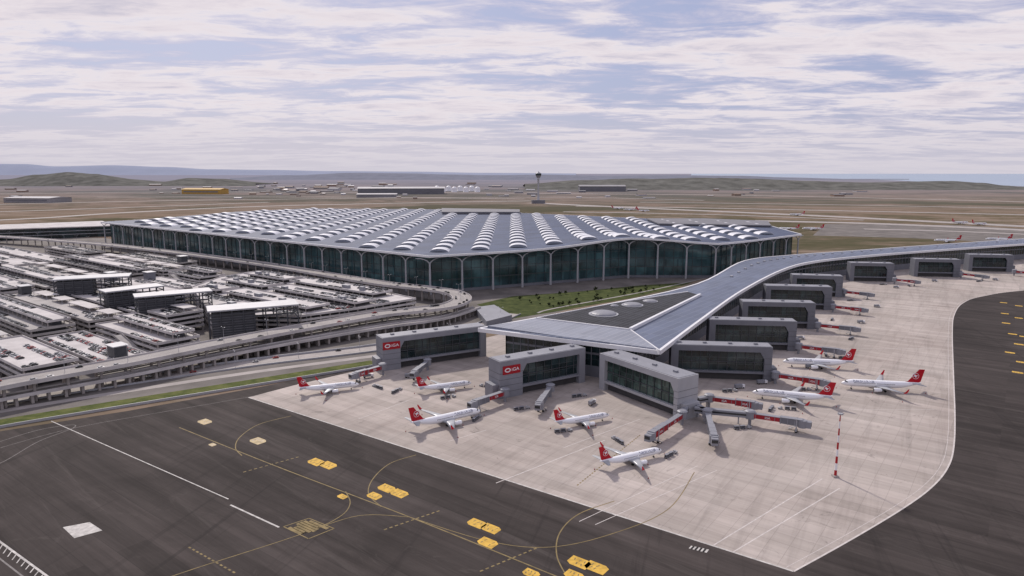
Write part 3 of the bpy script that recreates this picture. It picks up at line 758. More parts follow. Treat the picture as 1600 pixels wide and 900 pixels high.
# ------------------------------------------------------------ airplane
def airplane():
    root=empty("airplane",(0,0,0),category="airplane",group="white airliners with red tails")
    Rf=1.93
    prof=[(19.75,.04,2.95),(19.5,.42,2.98),(19.0,.78,3.02),(18.2,1.15,3.12),(17.0,1.52,3.28),(15.5,1.78,3.42),(13.5,1.91,3.5),(11,Rf,3.5),(0,Rf,3.5),(-6,Rf,3.5),(-8.5,1.82,3.6),(-11,1.58,3.83),(-13.5,1.22,4.15),(-16,.8,4.5),(-18,.46,4.8),(-19.4,.18,5.0)]
    mb=MB();mb.lathe(prof,20,0);
    mb.make("fuselage",["plane"],root,origin=(0,0,0),smooth=True)
    mb=MB()
    for s in (-1,1):
        for k in range(1,44):
            x=14.2-k*.56
            if k!=20 and x>-8:
                z=3.95;yy=math.sqrt(1.945**2-(z-3.5)**2) if x>-6.5 else 1.80
                mb.add([(x,s*yy,z-.2),(x+.28,s*yy,z-.2),(x+.28,s*(yy-.03),z+.2),(x,s*(yy-.03),z+.2)],[(0,1,2,3)])
    mb.make("cabin_window_row",["wglass"],root,origin=(0,0,0))
    mb=MB()
    for s in (-1,1):
        mb.add([(18.35,0.05*s,4.22),(17.55,0.05*s,4.66),(17.35,s*1.0,4.45),(18.15,s*.8,3.98)],[(0,1,2,3)])
        mb.add([(18.13,s*.83,3.97),(17.33,s*1.03,4.43),(16.7,s*1.42,4.15),(17.1,s*1.42,3.85)],[(0,1,2,3)])
    mb.make("cockpit_window",["wglass"],root,origin=(0,0,0))
    def aero(sec,mb,m=0):
        rings=[]
        shp=[(0,0),(.08,.55),(.35,1.),(.7,.55),(1,0.04),(.7,-.35),(.35,-.55),(.08,-.4)]
        for (x,y,z),c,t,ax in sec:
            rings.append([(x-a*c,y,z+b*t/2) if ax=='z' else (x-a*c,y+b*t/2,z) for a,b in shp])
        vs=[v for r in rings for v in r];n=8;fs=[]
        for k in range(len(rings)-1):
            for i in range(n): fs.append((k*n+i,k*n+(i+1)%n,(k+1)*n+(i+1)%n,(k+1)*n+i))
        fs+=[tuple(range(n)),tuple(range(n*(len(rings)-1),n*len(rings)))]
        mb.add(vs,fs,m)
    for s in (-1,1):
        mb=MB();aero([((4.6,s*1.0,2.5),8.0,.95,'z'),((1.6,s*5.7,2.95),4.7,.55,'z'),((-4.7,s*16.6,3.9),1.7,.22,'z')],mb);mb.make("wing",["pgrey"],root,origin=(0,0,0),smooth=True)
        mb=MB();aero([((-4.75,s*16.6,3.9),1.6,.2,'y'),((-5.8,s*17.1,5.2),1.1,.15,'y'),((-6.6,s*17.3,6.4),.6,.1,'y')],mb);mb.make("winglet",["tred"],root,origin=(0,0,0))
        mb=MB();aero([((-14.2,s*.4,4.7),4.0,.45,'z'),((-18.0,s*7.0,5.3),1.5,.18,'z')],mb);mb.make("tailplane",["pgrey"],root,origin=(0,0,0),smooth=True)
        mb=MB();mb.lathe([(5.3,.95,0),(5.0,1.08,0),(4.0,1.12,0),(2.4,1.0,0),(1.4,.75,0)],16,0,'x',(s*5.5,1.75));mb.add([(4.6,s*5.4,2.7),(4.6,s*5.6,2.7),(0,s*5.6,3.0),(0,s*5.4,3.0),(3.2,s*5.4,3.3),(3.2,s*5.6,3.3)],[(0,1,2,3),(0,4,5,1),(4,3,2,5)],0)
        mb.lathe([(5.33,.9,0),(5.32,.85,0)],16,1,'x',(s*5.5,1.75));mb.lathe([(1.42,.6,0),(.6,.3,0)],12,1,'x',(s*5.5,1.75))
        mb.make("engine",["plane","steel"],root,origin=(0,0,0),smooth=False)
        mb=MB();mb.tube((-1.2,s*2.85,.6),(-1.2,s*2.85,2.6),.18,.18,6,0)
        for q in (-.45,.15): mb.tube((-1.2,s*2.85+q,.56),(-1.2,s*2.85+q+.35,.56),.56,.56,12,1)
        mb.make("main_gear",["pgrey","black"],root,origin=(0,0,0))
    mb=MB();aero([((-9.8,0,5.05),8.0,.22,'y'),((-12.6,0,5.7),6.2,.34,'y'),((-17.6,0,12.3),2.7,.2,'y')],mb);mb.make("tail_fin",["tred"],root,origin=(0,0,0))
    mb=MB()
    for s in (-1,1):
        c=Vector((-16.1,s*.23,8.7));U=Vector((1,0,0));UP=Vector((0,0,1))
        disc(mb,c,U,UP,1.6,0,22);disc(mb,c+Vector((0,s*.015,0)),U,UP,1.42,1,22)
        q=[(-1.3,.5),(-.4,.3),(.3,.8),(1.2,.9),(.5,.4),(1.3,-.3),(.4,-.15),(-.2,-1.1),(-.4,-.2)]
        mb.add([c+Vector((a,s*.03,b)) for a,b in q],[tuple(range(9))],0)
    mb.make("tail_emblem",["plane","tred"],root,origin=(0,0,0))
    mb=MB()
    for s in (-1,1):
        vs,fs=textverts("TURKISH AIRLINES")
        out=[]
        for v in vs:
            x=(9.2-v.x*1.25) if s>0 else 9.2+v.x*1.25
            z=4.72+v.y*1.25;z=min(z,5.3);yy=math.sqrt(max(.05,1.95**2-(z-3.5)**2));out.append((x,s*yy,z))
        mb.add(out,fs)
    mb.make("airline_lettering",["navy"],root,origin=(0,0,0))
    mb=MB();mb.tube((14.6,0,.5),(14.6,0,2.4),.12,.12,6,0)
    for s in (-1,1): mb.tube((14.6,s*.12,.38),(14.6,s*.4,.38),.38,.38,10,1)
    mb.make("nose_gear",["pgrey","black"],root,origin=(0,0,0))
    mb=MB();mb.lathe([(6,.3,0),(4,1.0,0),(0,1.25,0),(-3,1.1,0),(-5,.3,0)],12,0,'x',(0,2.35));mb.make("belly_fairing",["pgrey"],root,origin=(0,0,0),smooth=True)
    return root
pl0=airplane();reg()
planes=[((466,607),(560,600)),((652,606),(736,598)),((641,664),(750,643)),((868,659),(950,648)),((937,722),(1033,703)),((1302,623),(1176,614)),((1336,568),(1222,566)),((1441,603),(1314,600))]
PL=[]
for i,(t,n) in enumerate(planes):
    a=P(t[0],t[1],4.4);b=P(n[0],n[1],3.0);d=b-a;Lg=math.hypot(d.x,d.y);s=max(.92,min(1.24,Lg/39.0));c=(a+b)/2
    rz=math.atan2(d.y,d.x);PL.append((c,rz,s))
    if i==0: o=pl0;o.location=(c.x,c.y,.05);o.rotation_euler=(0,0,rz);o.scale=(s,)*3
    else: o=clone(pl0,(c.x,c.y,.05),rz,s)
    o["label"]="white airliner with red tail parked on concrete apron beside boarding gate"
for (px,py,rz) in [(1480,379,2.9),(1560,377,2.9),(1232,360,2.6),(965,327,.1),(985,329,3.0),(1005,331,.2),(1245,337,3.),(1500,350,.1),(1530,352,.2),(1270,360,2.8)]:
    c=P(px,py);o=clone(pl0,(c.x,c.y,.35),rz,1.25);o["label"]="white airliner with red tail standing on distant apron"

# ------------------------------------------------------------ vehicles
def carmesh(mb,m=0,x=0,y=0,z=0,ang=0):
    ca,sa=math.cos(ang),math.sin(ang)
    def T(vs): return [(x+a*ca-b*sa,y+a*sa+b*ca,z+c) for a,b,c in vs]
    def fr(x0,x1,w0,z0,x2,x3,w1,z1,m):
        vs=T([(x0,-w0,z0),(x1,-w0,z0),(x1,w0,z0),(x0,w0,z0),(x2,-w1,z1),(x3,-w1,z1),(x3,w1,z1),(x2,w1,z1)])
        mb.hexa(vs[:4],vs[4:],m)
    fr(-2.2,2.2,.88,.3,-2.15,2.1,.86,.88,m);fr(-1.75,1.1,.84,.885,-1.3,.4,.68,1.4,1);fr(-1.3,.4,.68,1.405,-1.25,.35,.66,1.47,m)
    for a in (-1.35,1.35):
        for b in (-.8,.8):
            p=T([(a,b-.12,.33),(a,b+.12,.33)]);mb.tube(p[0],p[1],.33,.33,8,2)
for k,c in (('cw',(.70,.70,.70)),('cs',(.35,.36,.38)),('cb',(.03,.03,.035)),('cr',(.3,.02,.02))): M[k]=simple("car_paint_"+k,c,.3,.2,var=.02,spec=.5)
cars=[]
for k,lab in (('cw','white car'),('cw','white car'),('cs','silver car'),('cb','black car'),('cr','dark red car')):
    mb=MB();carmesh(mb);o=mb.make("car",[k,"wglass","black"],origin=(0,0,0));o["category"]="car";o["group"]="cars in the airport car parks";cars.append((o,lab))
def truck():
    root=empty("service_truck",(0,0,0),category="truck",group="ground service vehicles",label="grey and white service truck standing on the apron")
    mb=MB();mb.box(1.9+.9,0,.6,2.5,1.8,2.0);mb.make("cab",["white"],root,origin=(0,0,0))
    mb=MB();mb.box(-.8,0,.9,2.9,5.0,2.1);mb.make("cargo_box",["mgrey"],root,origin=(0,0,0))
    mb=MB();mb.box(3.5,0,1.6,2.3,.5,1.9);mb.make("windscreen",["wglass"],root,origin=(0,0,0))
    for a in (-2.4,2.6):
        for s in (-1,1): mb=MB();mb.tube((a,s*.8,.5),(a,s*1.08,.5),.5,.5,10);mb.make("wheel",["black"],root,origin=(0,0,0))
    return root
def cart():
    root=empty("baggage_train",(0,0,0),category="baggage cart",group="ground service vehicles",label="tug with baggage carts standing on the apron")
    mb=MB();mb.box(4,0,.3,1.1,2.6,1.4);mb.box(3.4,0,1.1,1.9,1.0,1.3);mb.make("tug",["pgrey"],root,origin=(0,0,0))
    for x in (0,-3.6):
        mb=MB();mb.box(x,0,.45,.65,3,1.5);mb.box(x,0,1.9,2.0,3,1.5);[mb.box(x+a,b,.6,1.9,.1,.1) for a in (-1.4,1.4) for b in (-.7,.7)];mb.box(x,0,.65,1.5,2.4,1.2,0,1)
        mb.make("cart",["mgrey","steel"],root,origin=(0,0,0))
    for a in (4.8,3.2,1.1,-1.1,-2.6,-4.7): mb=MB();mb.tube((a,-.75,.3),(a,.75,.3),.3,.3,8);mb.make("wheel_pair",["black"],root,origin=(0,0,0))
    return root
tr0=truck();ct0=cart();reg()
first=[True,True]
spots=[(1155,607,0,.3),(1048,712,1,.8),(1140,612,1,.2),(745,655,1,1.2),(575,590,0,.4),(590,606,1,2.4),(700,622,1,.5),(760,605,1,2.6),(905,620,1,.4),(925,632,0,1.),(880,675,1,.3),(965,690,1,2.),(1160,670,1,.2),(1230,640,1,2.9),(1205,640,1,1.),(1255,610,1,.1),(1190,600,0,.2),(1265,575,0,.4),(1320,560,1,.2),(1290,555,1,1.2),(1330,530,1,.8),(1345,505,0,.2),(1300,500,1,1),(1370,480,0,.4),(1330,470,1,.2),(1400,450,0,.3),(1420,447,1,1.2),(1380,445,1,.2),(1460,440,0,.2),(1530,440,1,.4),(1555,438,0,.2),(1250,530,0,.2),(620,612,1,1.1),(815,640,1,.4),(640,590,0,.2)]
for px,py,k,a in spots:
    c=P(px,py);t0=(tr0,ct0)[k]
    if first[k]: t0.location=(c.x,c.y,.05);t0.rotation_euler=(0,0,a);first[k]=False
    else: clone(t0,(c.x,c.y,.05),a)
mb=MB();mb.box(0,0,0,.08,.6,.6,0,1);mb.lathe([(.08,.22,0),(.5,.12,0),(.9,.04,0)],10,0,'z')
cn=mb.make("traffic_cone",["red","black"],origin=(0,0,0),label="small red cone standing on the apron",category="traffic cone",group="cones around parked airliners")
ff=True
for c,rz,s in PL:
    for a,b in ((22,0),(-4,18.5),(-4,-18.5),(6,6),(6,-6),(-21,2)):
        x=c.x+s*(a*math.cos(rz)-b*math.sin(rz));y=c.y+s*(a*math.sin(rz)+b*math.cos(rz))
        if ff: cn.location=(x,y,.05);ff=False
        else: o=cn.copy();COL.objects.link(o);o.location=(x,y,.05)

c=P(1305,745);root=empty("light_mast",c,label="tall red and white banded mast on the apron",category="mast")
mb=MB();
for k in range(9):
    z0=k*3.4;z1=z0+3.4;r0=.62-.045*k;mb.tube((c.x,c.y,z0),(c.x,c.y,z1),r0,r0-.045,10,k%2)
mb.make("pole",["red","white"],root)
mb=MB();mb.box(c.x,c.y,0,.8,2.6,2.6);mb.make("plinth",["concrete"],root)
mb=MB();mb.tube((c.x,c.y,30.4),(c.x,c.y,31),1.0,1.0,10)
for k in range(6): a=k*math.pi/3;mb.box(c.x+1.1*math.cos(a),c.y+1.1*math.sin(a),30.6,31.2,.5,.3,a+math.pi/2)
mb.make("lamp_head",["lgrey"],root)

# ------------------------------------------------------------ car park + viaduct
A=P(670,400,ZR);B=P(158,347,ZR)
d1=V2(B-A).normalized();d2=Vector((-d1.y,d1.x))
if d2.y>0: d2=-d2
org=V2(P(670,455,0))
def SW(s,w): return org+d1*s+d2*w
MG=[V2(p) for p in PP([(650,467),(560,448),(475,433),(395,425),(345,433),(300,449),(330,493),(470,494),(560,482)],17)]
SR=[V2(p) for p in PP([(322,497),(292,452),(375,426),(250,400),(0,383),(-250,383),(-350,500),(-260,620),(0,580),(200,549),(325,520)],15)]
carslots=[]
ANG=math.atan2(d1.y,d1.x)
rg=random.Random(77)
HD=math.atan2(d2.y,d2.x)
def rect(s0,s1,w0,w1): return [SW(s0,w0),SW(s1,w0),SW(s1,w1),SW(s0,w1)]
def garage_block(s0,s1,w0,w1,top,kind):
    c=SW((s0+s1)/2,(w0+w1)/2)
    root=empty("parking_garage",(c.x,c.y,0),label="open multi-storey car park with stacked pale decks and dark floors",category="car park",group="parallel car park decks")
    mb=MB();mp_=MB();mk=MB()
    lv=[];z=top
    while z>2.5: lv.append(z);z-=4.3
    R=rect(s0,s1,w0,w1)
    for z in lv:
        mb.prism(R,z-.8,z,0)
        for a,b in ((R[0],R[1]),(R[1],R[2]),(R[2],R[3]),(R[3],R[0])): mb.beam(a,b,.5,z-.82,z+1.2,0)
    mb.make("deck",["deck" if rg.random()<.65 else "deck2"],root)
    n=max(1,int((s1-s0)/12))
    for k in range(n+1):
        for w in (w0+.9,w1-.9): p=SW(s0+1+(s1-s0-2)*k/n,w);mp_.box(p.x,p.y,0,top-.8,1.1,1.1,AX)
    mp_.make("colonnade",["concrete"],root)
    mk.prism(rect(s0+4,s1-4,w0+6,w1-6),0,top-.85,0);mk.make("interior_shade_core",["dark"],root)  # added dark box stands in for shade inside the storeys
    rows=[];W=w1-w0
    if kind==0:
        a=s0+3;b=s1-3
        mb=MB();mb.prism(rect(a,b,w0+2,w1-W*.40),top+4.2,top+5.0,0)
        q_=rect(a,b,w0+2,w1-W*.40)
        for a_,b_ in ((q_[0],q_[1]),(q_[1],q_[2]),(q_[2],q_[3]),(q_[3],q_[0])): mb.beam(a_,b_,.4,top+4.15,top+6.0,0)
        for q in range(int((b-a)/12)+1):
            for w in (w0+2.8,w1-W*.40-.8): p=SW(min(b-.8,a+.8+q*12),w);mb.box(p.x,p.y,top,top+4.2,.7,.7,ANG,1)
        mb.make("upper_deck",["deck","concrete"],root)
        mb=MB();mb.prism(rect(a+6,b-6,w0+7,w1-W*.40-6),top+.02,top+4.15,0);mb.make("upper_core",["steel"],root)
        rows=[(w1-3.4,top),(w1-8.6,top),(w0+5.4,top+5.0),(w1-W*.40-3.6,top+5.0)]
    elif kind==1:
        mb=MB();q=s0+5
        while q<s1-24:
            e_=min(s1-5,q+rg.choice([26,38,52]))
            mb.prism(rect(q,e_,w0+3,w0+W*.45),top+3.4,top+3.8,0)
            k=q+1
            while k<e_:
                for w_ in (w0+3.6,w0+W*.45-.6): p=SW(k,w_);mb.box(p.x,p.y,top,top+3.4,.35,.35,ANG,1)
                k+=12
            q=e_+rg.choice([6,14])
        mb.make("shade_canopy",["deck","lgrey"],root)
        rows=[(w1-3.4,top),(w0+W*.45+3.5,top),(w0+W*.45+9,top)]
    elif kind==2: rows=[(w0+3.6,top),(w0+9,top),(w1-9,top),(w1-3.6,top)]
    else: rows=[(w0+3.6,top),(w0+W/2-2.6,top),(w0+W/2+2.6,top),(w1-3.6,top)]
    if rg.random()<.45:
        s_=rg.choice([s0+8,s1-8]);p=SW(s_,w0+W*.5);mb=MB();mb.box(p.x,p.y,top,top+8.5,12,9,ANG);mb.make("stair_tower",[rg.choice(["steel","grey","mgrey"])],root)
        mb=MB();mb.box(p.x,p.y,top+8.5,top+9.2,14,11,ANG);mb.make("stair_roof",["lgrey"],root)
    for w,zt in rows:
        ss=s0+4;on=rg.random()<.8
        while ss<s1-4:
            if rg.random()<.04: on=not on
            if on and rg.random()<.82: p=SW(ss,w);carslots.append((p.x,p.y,zt+.02,HD+(0 if rg.random()<.5 else math.pi)))
            ss+=2.9
def ramp_(s0,s1,w0,w1,z0,z1):
    mb=MB();mb.beam(SW(s0,(w0+w1)/2),SW(s1,(w0+w1)/2),abs(w1-w0),z0-.8,z0,0,z1-.8,z1)
    for w in (w0,w1): mb.beam(SW(s0,w),SW(s1,w),.4,z0-.9,z0+1,0,z1-.9,z1+1)
    mb.make("car_ramp",["deck2"],label="sloping concrete car ramp between car park decks",category="ramp",group="car ramps")
w=12;row=0
breaks=[-400,60,290,540,1500]
while w<900:
    for bi in range(len(breaks)-1):
        s=breaks[bi]+6;run=None;rs=[]
        while s<=breaks[bi+1]-6:
            ok=all(inpoly(SW(s,w+q),SR) for q in (2,31))
            if ok and run is None: run=s
            if (not ok or s+5>breaks[bi+1]-6) and run is not None: rs.append((run,s));run=None
            s+=5
        for a,b in rs:
            if b-a<30: continue
            tp=[17.5,17.5,13.2,13.2,8.9,8.9][min(5,row//2)]+(4.3 if (bi+row)%3==0 else 0)
            garage_block(a,b,w,w+33,tp,[0,1,3,0,2,1,3][(row*2+bi)%7])
            if (row+bi)%3==1 and b-a>70: ramp_(a+8,a+55,w+35,w+41,.3,tp)
    w+=43;row+=1
c=MG[0];root=empty("parking_garage",(c.x,c.y,0),label="large multi-storey car park crowded with cars beside ramp",category="car park")
mb=MB()
for z in (4.8,9,13,17): mb.prism(inset(MG,0),z-.8,z,0)
for i in range(len(MG)):
    a=MG[i];b=MG[(i+1)%len(MG)]
    for z in (4.8,9,13,17): mb.beam(a,b,.5,z-.82,z+1.1,0)
mb.make("deck",["deck"],root)
mb=MB();ig=inset(MG,1.2)
for i in range(len(MG)):
    a=ig[i];b=ig[(i+1)%len(MG)];n=max(1,int((b-a).length/9))
    for k in range(n): p=a.lerp(b,k/n);mb.box(p.x,p.y,0,16.2,1,1)
mb.make("colonnade",["concrete"],root)
mb=MB();mb.prism(inset(MG,6),0,16.15,0);mb.make("interior_shade_core",["dark"],root)  # dark fill painted as interior shade behind the deck edges
rk=random.Random(4)
ub=[]
def mgblock(s0,s1,w0,w1,h):
    q=rect(s0,s1,w0,w1)
    if not all(inpoly(p,MG) and edist(p,MG)>3 for p in q): return False
    mb=MB();mb.prism(q,17+h-.9,17+h,0)
    for a,b in ((q[0],q[1]),(q[1],q[2]),(q[2],q[3]),(q[3],q[0])): mb.beam(a,b,.5,17+h-.92,17+h+.9,0)
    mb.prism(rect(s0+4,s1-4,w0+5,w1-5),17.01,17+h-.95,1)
    k=s0+1
    while k<s1:
        for w_ in (w0+.6,w1-.6): p=SW(k,w_);mb.box(p.x,p.y,17,17+h-.9,.6,.6,ANG,2)
        k+=10
    mb.make("upper_deck",["deck","dark","concrete"],root);ub.append((s0,s1,w0,w1,17+h));return True
for w0 in range(-60,340,42):
    s=-80
    while s<420:
        ok=False
        for L_ in (rk.choice([80,110,140]),80,50,35):
            if mgblock(s,s+L_,w0,w0+26,4.4): ok=True;s+=L_+12;break
        if not ok: s+=8
for s0,s1,w0,w1,zt in ub:
    for w_ in (w0+3,w0+12,w1-3):
        ss=s0+3;on=rk.random()<.8
        while ss<s1-3:
            if rk.random()<.05: on=not on
            if on and rk.random()<.8: p=SW(ss,w_);carslots.append((p.x,p.y,zt+.02,HD+(0 if rk.random()<.5 else math.pi)))
            ss+=2.9
    for _ in range(2):
        p=SW(rk.uniform(s0+8,s1-8),w0+18);mb=MB();mb.box(p.x,p.y,zt,zt+rk.uniform(2,4),rk.uniform(5,10),4,ANG);mb.make("roof_plant",["mgrey"],root)
for j in range(-3,12):
    for i in range(-30,150):
        for q in (29.5,34.5,39):
            p=SW(i*2.9,-60+j*42+q)
            if inpoly(p,MG) and edist(p,MG)>5 and rk.random()<.7: carslots.append((p.x,p.y,17.02,HD+(0 if rk.random()<.5 else math.pi)))
def pavilion(a,b,z=25,depth=24,base_=6):
    A_=V2(P(a[0],a[1],z));B_=V2(P(b[0],b[1],z));u=(B_-A_).normalized();n=Vector((-u.y,u.x));
    if n.y<0:n=-n
    root=empty("stair_pavilion",(A_.x,A_.y,0),label="dark steel framed pavilion with flat pale roof on car park",category="pavilion",group="steel pavilions over the car park")
    Lg=(B_-A_).length;c=lambda s,w:A_+u*s+n*w
    mb=MB();mb.prism([c(-1,-1),c(Lg+1,-1),c(Lg+1,depth+1),c(-1,depth+1)],z-1.2,z,0);mb.make("roof",["lgrey"],root)
    mb=MB();k=0
    while k<=Lg:
        for w in (0,depth): p=c(k,w);mb.box(p.x,p.y,0,z-1.2,.8,.8)
        k+=Lg/8-.001
    for w in (0,depth):
        for zz in (z-4.5,z-8,z-12): mb.beam(c(0,w),c(Lg,w),.6,zz,zz+.8)
    for s in (0,Lg/2,Lg):
        for zz in (z-4.5,z-8,z-12): mb.beam(c(s,0),c(s,depth),.6,zz,zz+.8)
    mb.make("frame",["steel"],root)
    mb=MB();mb.prism([c(2,2),c(Lg*.5,2),c(Lg*.5,depth-3),c(2,depth-3)],base_,z-3,0);mb.make("louvred_wall",["steel"],root)
    mb=MB()
    for zz in range(int(base_)+1,int(z-3),2): mb.beam(c(1.6,1.8),c(Lg*.51,1.8),.2,zz,zz+.3)
    mb.make("louvre",["mgrey"],root)
pavilion((83,437),(200,431),31,24);pavilion((166,456),(255,446),30,20);pavilion((212,464),(330,454),31,20);pavilion((326,486),(465,475),30,24)
ZV=13.5
VP=smooth([V2(p) for p in PP([(-300,675),(-150,634),(0,600),(200,564),(350,534),(480,510),(590,491),(660,483),(702,477),(722,467),(708,457),(665,450),(600,443),(520,430),(430,415),(330,401),(230,389),(120,378),(-60,366),(-300,356)],ZV)],8)
root=empty("elevated_road",(VP[20].x,VP[20].y,0),label="curving elevated road on concrete columns around the car park",category="elevated road")
VW=19
mb=MB();mb.ribbon(VP,VW,ZV-1.2,ZV,0);mb.make("deck",["road"],root)
mb=MB();mb.ribbon(VP,.45,ZV-1.5,ZV+1.1,0,off=VW/2+.1);mb.ribbon(VP,.45,ZV-1.5,ZV+1.1,0,off=-VW/2-.1);mb.make("parapet",["deck"],root)
mb=MB();mb.ribbon(VP,.3,ZV+.02,None,0,off=3.2);mb.ribbon(VP,.3,ZV+.02,None,0,off=-3.2);mb.make("lane_marking",["paint"],root)
mb=MB();acc=0
for i in range(1,len(VP)-1):
    acc+=(VP[i]-VP[i-1]).length
    if acc>16:
        acc=0;d=(VP[i+1]-VP[i-1]).normalized();n=Vector((-d.y,d.x))
        for q in (-6,6): p=VP[i]+n*q;mb.tube((p.x,p.y,0),(p.x,p.y,ZV-2.2),1.0,1.0,8)
        mb.beam(VP[i]-n*8.5,VP[i]+n*8.5,1.8,ZV-2.5,ZV-1.25)
mb.make("support_columns",["concrete"],root)
mb=MB();mb.ribbon(VP[22:66],13,5.4,6.1,0);mb.ribbon(VP[22:66],.4,5.4,7.0,0,off=6.6);mb.ribbon(VP[22:66],.4,5.4,7.0,0,off=-6.6);mb.make("lower_deck",["deck2"],root)
V3=smooth([V2(p) for p in PP([(-300,698),(-150,655),(0,622),(200,585),(350,554),(480,530),(600,510),(690,497),(745,480)],6.5)],8)
root=empty("elevated_road",(V3[10].x,V3[10].y,0),label="lower concrete road deck beside the tall curved viaduct",category="elevated road")
mb=MB();mb.ribbon(V3,9,5.6,6.5,0);mb.make("deck",["road"],root)
mb=MB();mb.ribbon(V3,.4,5.4,7.5,0,off=4.6);mb.ribbon(V3,.4,5.4,7.5,0,off=-4.6);mb.make("parapet",["deck"],root)
mb=MB()
for i in range(1,len(V3)-1,1):
    d=(V3[i+1]-V3[i-1]).normalized();n=Vector((-d.y,d.x));mb.beam(V3[i]-n*3,V3[i]+n*3,1.5,0,5.6)
mb.make("support_columns",["concrete"],root)
reg()
def lamp():
    root=empty("street_lamp",(0,0,0),label="tall thin double-armed street lamp beside road",category="street lamp",group="street lamps along the airport roads")
    mb=MB();mb.tube((0,0,0),(0,0,11),.16,.09,8);mb.tube((0,0,10.8),(2,0,11.5),.06,.06,6);mb.tube((0,0,10.8),(-2,0,11.5),.06,.06,6);mb.make("pole",["lgrey"],root,origin=(0,0,0))
    for s in (-1,1): mb=MB();mb.box(s*2.3,0,11.4,11.6,1,.4);mb.make("lamp_head",["white"],root,origin=(0,0,0))
    return root
lm=lamp();reg();fl=True;acc=0
for W_,off,z in ((r1,0,.07),(VP,0,ZV)):
    for i in range(1,len(W_)-1):
        acc+=(V2(W_[i])-V2(W_[i-1])).length
        if acc>32:
            acc=0;p=W_[i];q=PR((p[0],p[1],z))
            if -50<q[0]<1650:
                d=(V2(W_[i+1])-V2(W_[i-1]));an=math.atan2(d.y,d.x)+math.pi/2
                if fl: lm.location=(p[0],p[1],z);lm.rotation_euler=(0,0,an);fl=False
                else: clone(lm,(p[0],p[1],z),an)
for W_,z,offs in ((VP,ZV+.03,(-6.2,6.2)),(r1,.09,(-6.5,-2.2,2.2,6.5))):
    for i in range(1,len(W_)-1):
        if random.random()<.4:
            d=(V2(W_[i+1])-V2(W_[i])).normalized();n=Vector((-d.y,d.x));o_=random.choice(offs);p=V2(W_[i])+n*o_
            carslots.insert(0,(p.x,p.y,z,math.atan2(d.y,d.x)+(math.pi if o_>0 else 0)))
vis=[]
for s in carslots:
    q=PR(s)
    if -10<q[0]<1610 and 0<q[1]<905: vis.append(s)
vis.sort(key=lambda s:s[0]**2+s[1]**2)
used=set()
for s in vis[:285]:
    k=random.choice([0,1,2,2,3,3,3,4])
    o,lab=cars[k]
    if k not in used: used.add(k)
    else: o=o.copy();COL.objects.link(o)
    o.location=s[:3];o.rotation_euler=(0,0,s[3]);o["label"]=lab+(" parked on the car park roof" if s[2]>5 and abs(s[2]-ZV-.03)>.005 else " driving on the airport road")
rest=vis[285:]
mb=MB()
for s in rest[:4200]:
    ca=math.cos(s[3]);sa=math.sin(s[3])
    mb.box(s[0],s[1],s[2]+.25,s[2]+.9,4.3,1.75,s[3],random.choice([0,2,2,3,3]));mb.box(s[0]-.2*ca,s[1]-.2*sa,s[2]+.9,s[2]+1.42,2.2,1.5,s[3],1)
mb.make("distant_parked_cars",["cw","wglass","cs","cb"],kind="stuff",label="many small parked cars on the far car park decks",category="cars")

mb=MB();mb.prism(PP([(742,480),(772,476),(800,492),(760,502)],6),0,6,0);mb.make("retaining_building",["mgrey"],label="low grey building beside the lawn and pier",category="building")
def tree():
    root=empty("tree",(0,0,0),label="small dark green tree standing on the lawn",category="tree",group="trees in the terminal garden")
    mb=MB();mb.tube((0,0,0),(.1,0,2.6),.2,.12,7)
    for k in range(6):
        a=k*1.05;mb.tube((.1,0,1.9+.1*k),(1.3*math.cos(a),1.3*math.sin(a),3.4+.2*k),.08,.03,5)
    mb.make("trunk",["bark"],root,origin=(0,0,0))
    mb=MB();rn=random.Random(3)
    cl=[(Vector((rn.gauss(0,1.0),rn.gauss(0,1.0),3.9+rn.gauss(0,.8))),rn.uniform(.5,1.0)) for _ in range(16)]
    for c_,r_ in cl:
        for _ in range(50):
            d=Vector((rn.gauss(0,1),rn.gauss(0,1),rn.gauss(0,1))).normalized()*r_*rn.uniform(.6,1.05);p=c_+d
            a=Vector((rn.gauss(0,1),rn.gauss(0,1),rn.gauss(0,1))).normalized()*.22;b=d.cross(a).normalized()*.2
            mb.add([p-a-b,p+a-b,p+a+b,p-a+b],[(0,1,2,3)])
    mb.make("crown",["leaf"],root,origin=(0,0,0));return root
tr=tree();reg();ft=True
LP=[V2(p) for p in PP([(785,468),(900,458),(1000,449),(1060,446),(980,464),(862,483)])]
rt=random.Random(9);cnt=0
while cnt<48:
    p=P(rt.uniform(785,1100),rt.uniform(436,488))
    if inpoly(p,LP):
        cnt+=1
        if ft: tr.location=p;ft=False
        else: clone(tr,p,rt.uniform(0,6),rt.uniform(.35,.85))

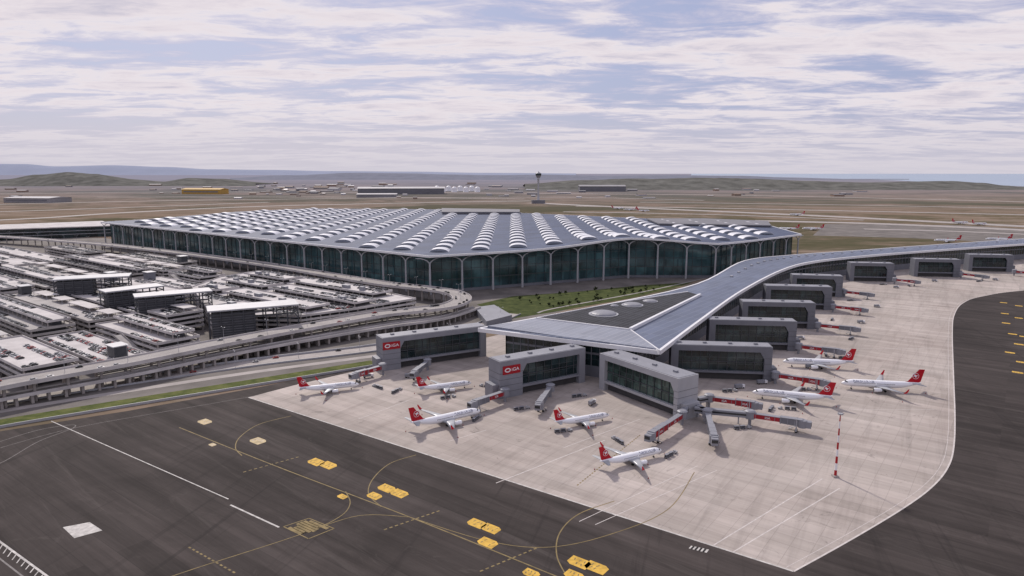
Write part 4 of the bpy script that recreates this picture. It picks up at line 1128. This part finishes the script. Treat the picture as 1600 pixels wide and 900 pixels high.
# ------------------------------------------------------------ light
el=math.radians(41);az=Vector((-.42,.9)).normalized()
sd=Vector((az.x*math.cos(el),az.y*math.cos(el),math.sin(el)))
sl=bpy.data.lights.new("sun",'SUN');sl.energy=3.2;sl.angle=math.radians(3);sl.color=(1,.92,.83)
so=bpy.data.objects.new("sun",sl);COL.objects.link(so);so.rotation_euler=(-sd).to_track_quat('-Z','Y').to_euler();so.location=(0,0,500)
w=bpy.data.worlds.new("World");scene.world=w;w.use_nodes=True;nt=w.node_tree
for n in list(nt.nodes): nt.nodes.remove(n)
out=N(nt,"ShaderNodeOutputWorld");bg=N(nt,"ShaderNodeBackground");bg.inputs[1].default_value=.105
sk=N(nt,"ShaderNodeTexSky");sk.sky_type='NISHITA';sk.sun_disc=False;sk.sun_elevation=el;sk.sun_rotation=math.atan2(az.x,az.y)%(2*math.pi);sk.dust_density=2.0;sk.altitude=100
tc=N(nt,"ShaderNodeTexCoord");s=sep(nt,tc.outputs["Generated"])
zz=math_(nt,'ADD',math_(nt,'MAXIMUM',s[2],0.0),.065)
cb=N(nt,"ShaderNodeCombineXYZ");L(nt,math_(nt,'DIVIDE',s[0],zz),cb.inputs[0]);L(nt,math_(nt,'DIVIDE',s[1],zz),cb.inputs[1])
def mp(scale,loc=(0,0,0),rot=0):
    m=N(nt,"ShaderNodeMapping");m.inputs["Scale"].default_value=scale;m.inputs["Location"].default_value=loc;m.inputs["Rotation"].default_value=(0,0,rot);L(nt,cb.outputs[0],m.inputs["Vector"]);return m.outputs[0]
n1=noise(nt,mp((.6,1.05,1),(5.3,2.2,0),.12),.85,13,.60,.4)
n2=noise(nt,mp((.8,1.4,1),(7.,4.,0),-.1),2.4,10,.66,.7)
nn=math_(nt,'ADD',math_(nt,'MULTIPLY',n1,.66),math_(nt,'MULTIPLY',n2,.34))
mask=ramp(nt,nn,[(.43,0.),(.48,.5),(.545,1.)])
ccol=ramp(nt,nn,[(.45,(6.0,5.5,6.7)),(.52,(8.1,7.5,7.8)),(.58,(7.3,6.7,7.2)),(.65,(5.3,5.1,6.1))])
blue=mixc(nt,.78,sk.outputs[0],(3.6,3.9,6.0))
c=mixc(nt,mask,blue,ccol)
hz=N(nt,"ShaderNodeMapRange");hz.inputs[1].default_value=0.0;hz.inputs[2].default_value=.09;hz.inputs[3].default_value=.92;hz.inputs[4].default_value=0
L(nt,s[2],hz.inputs[0])
c=mixc(nt,hz.outputs[0],c,(6.1,5.8,6.45))
L(nt,c,bg.inputs[0]);L(nt,bg.outputs[0],out.inputs[0])
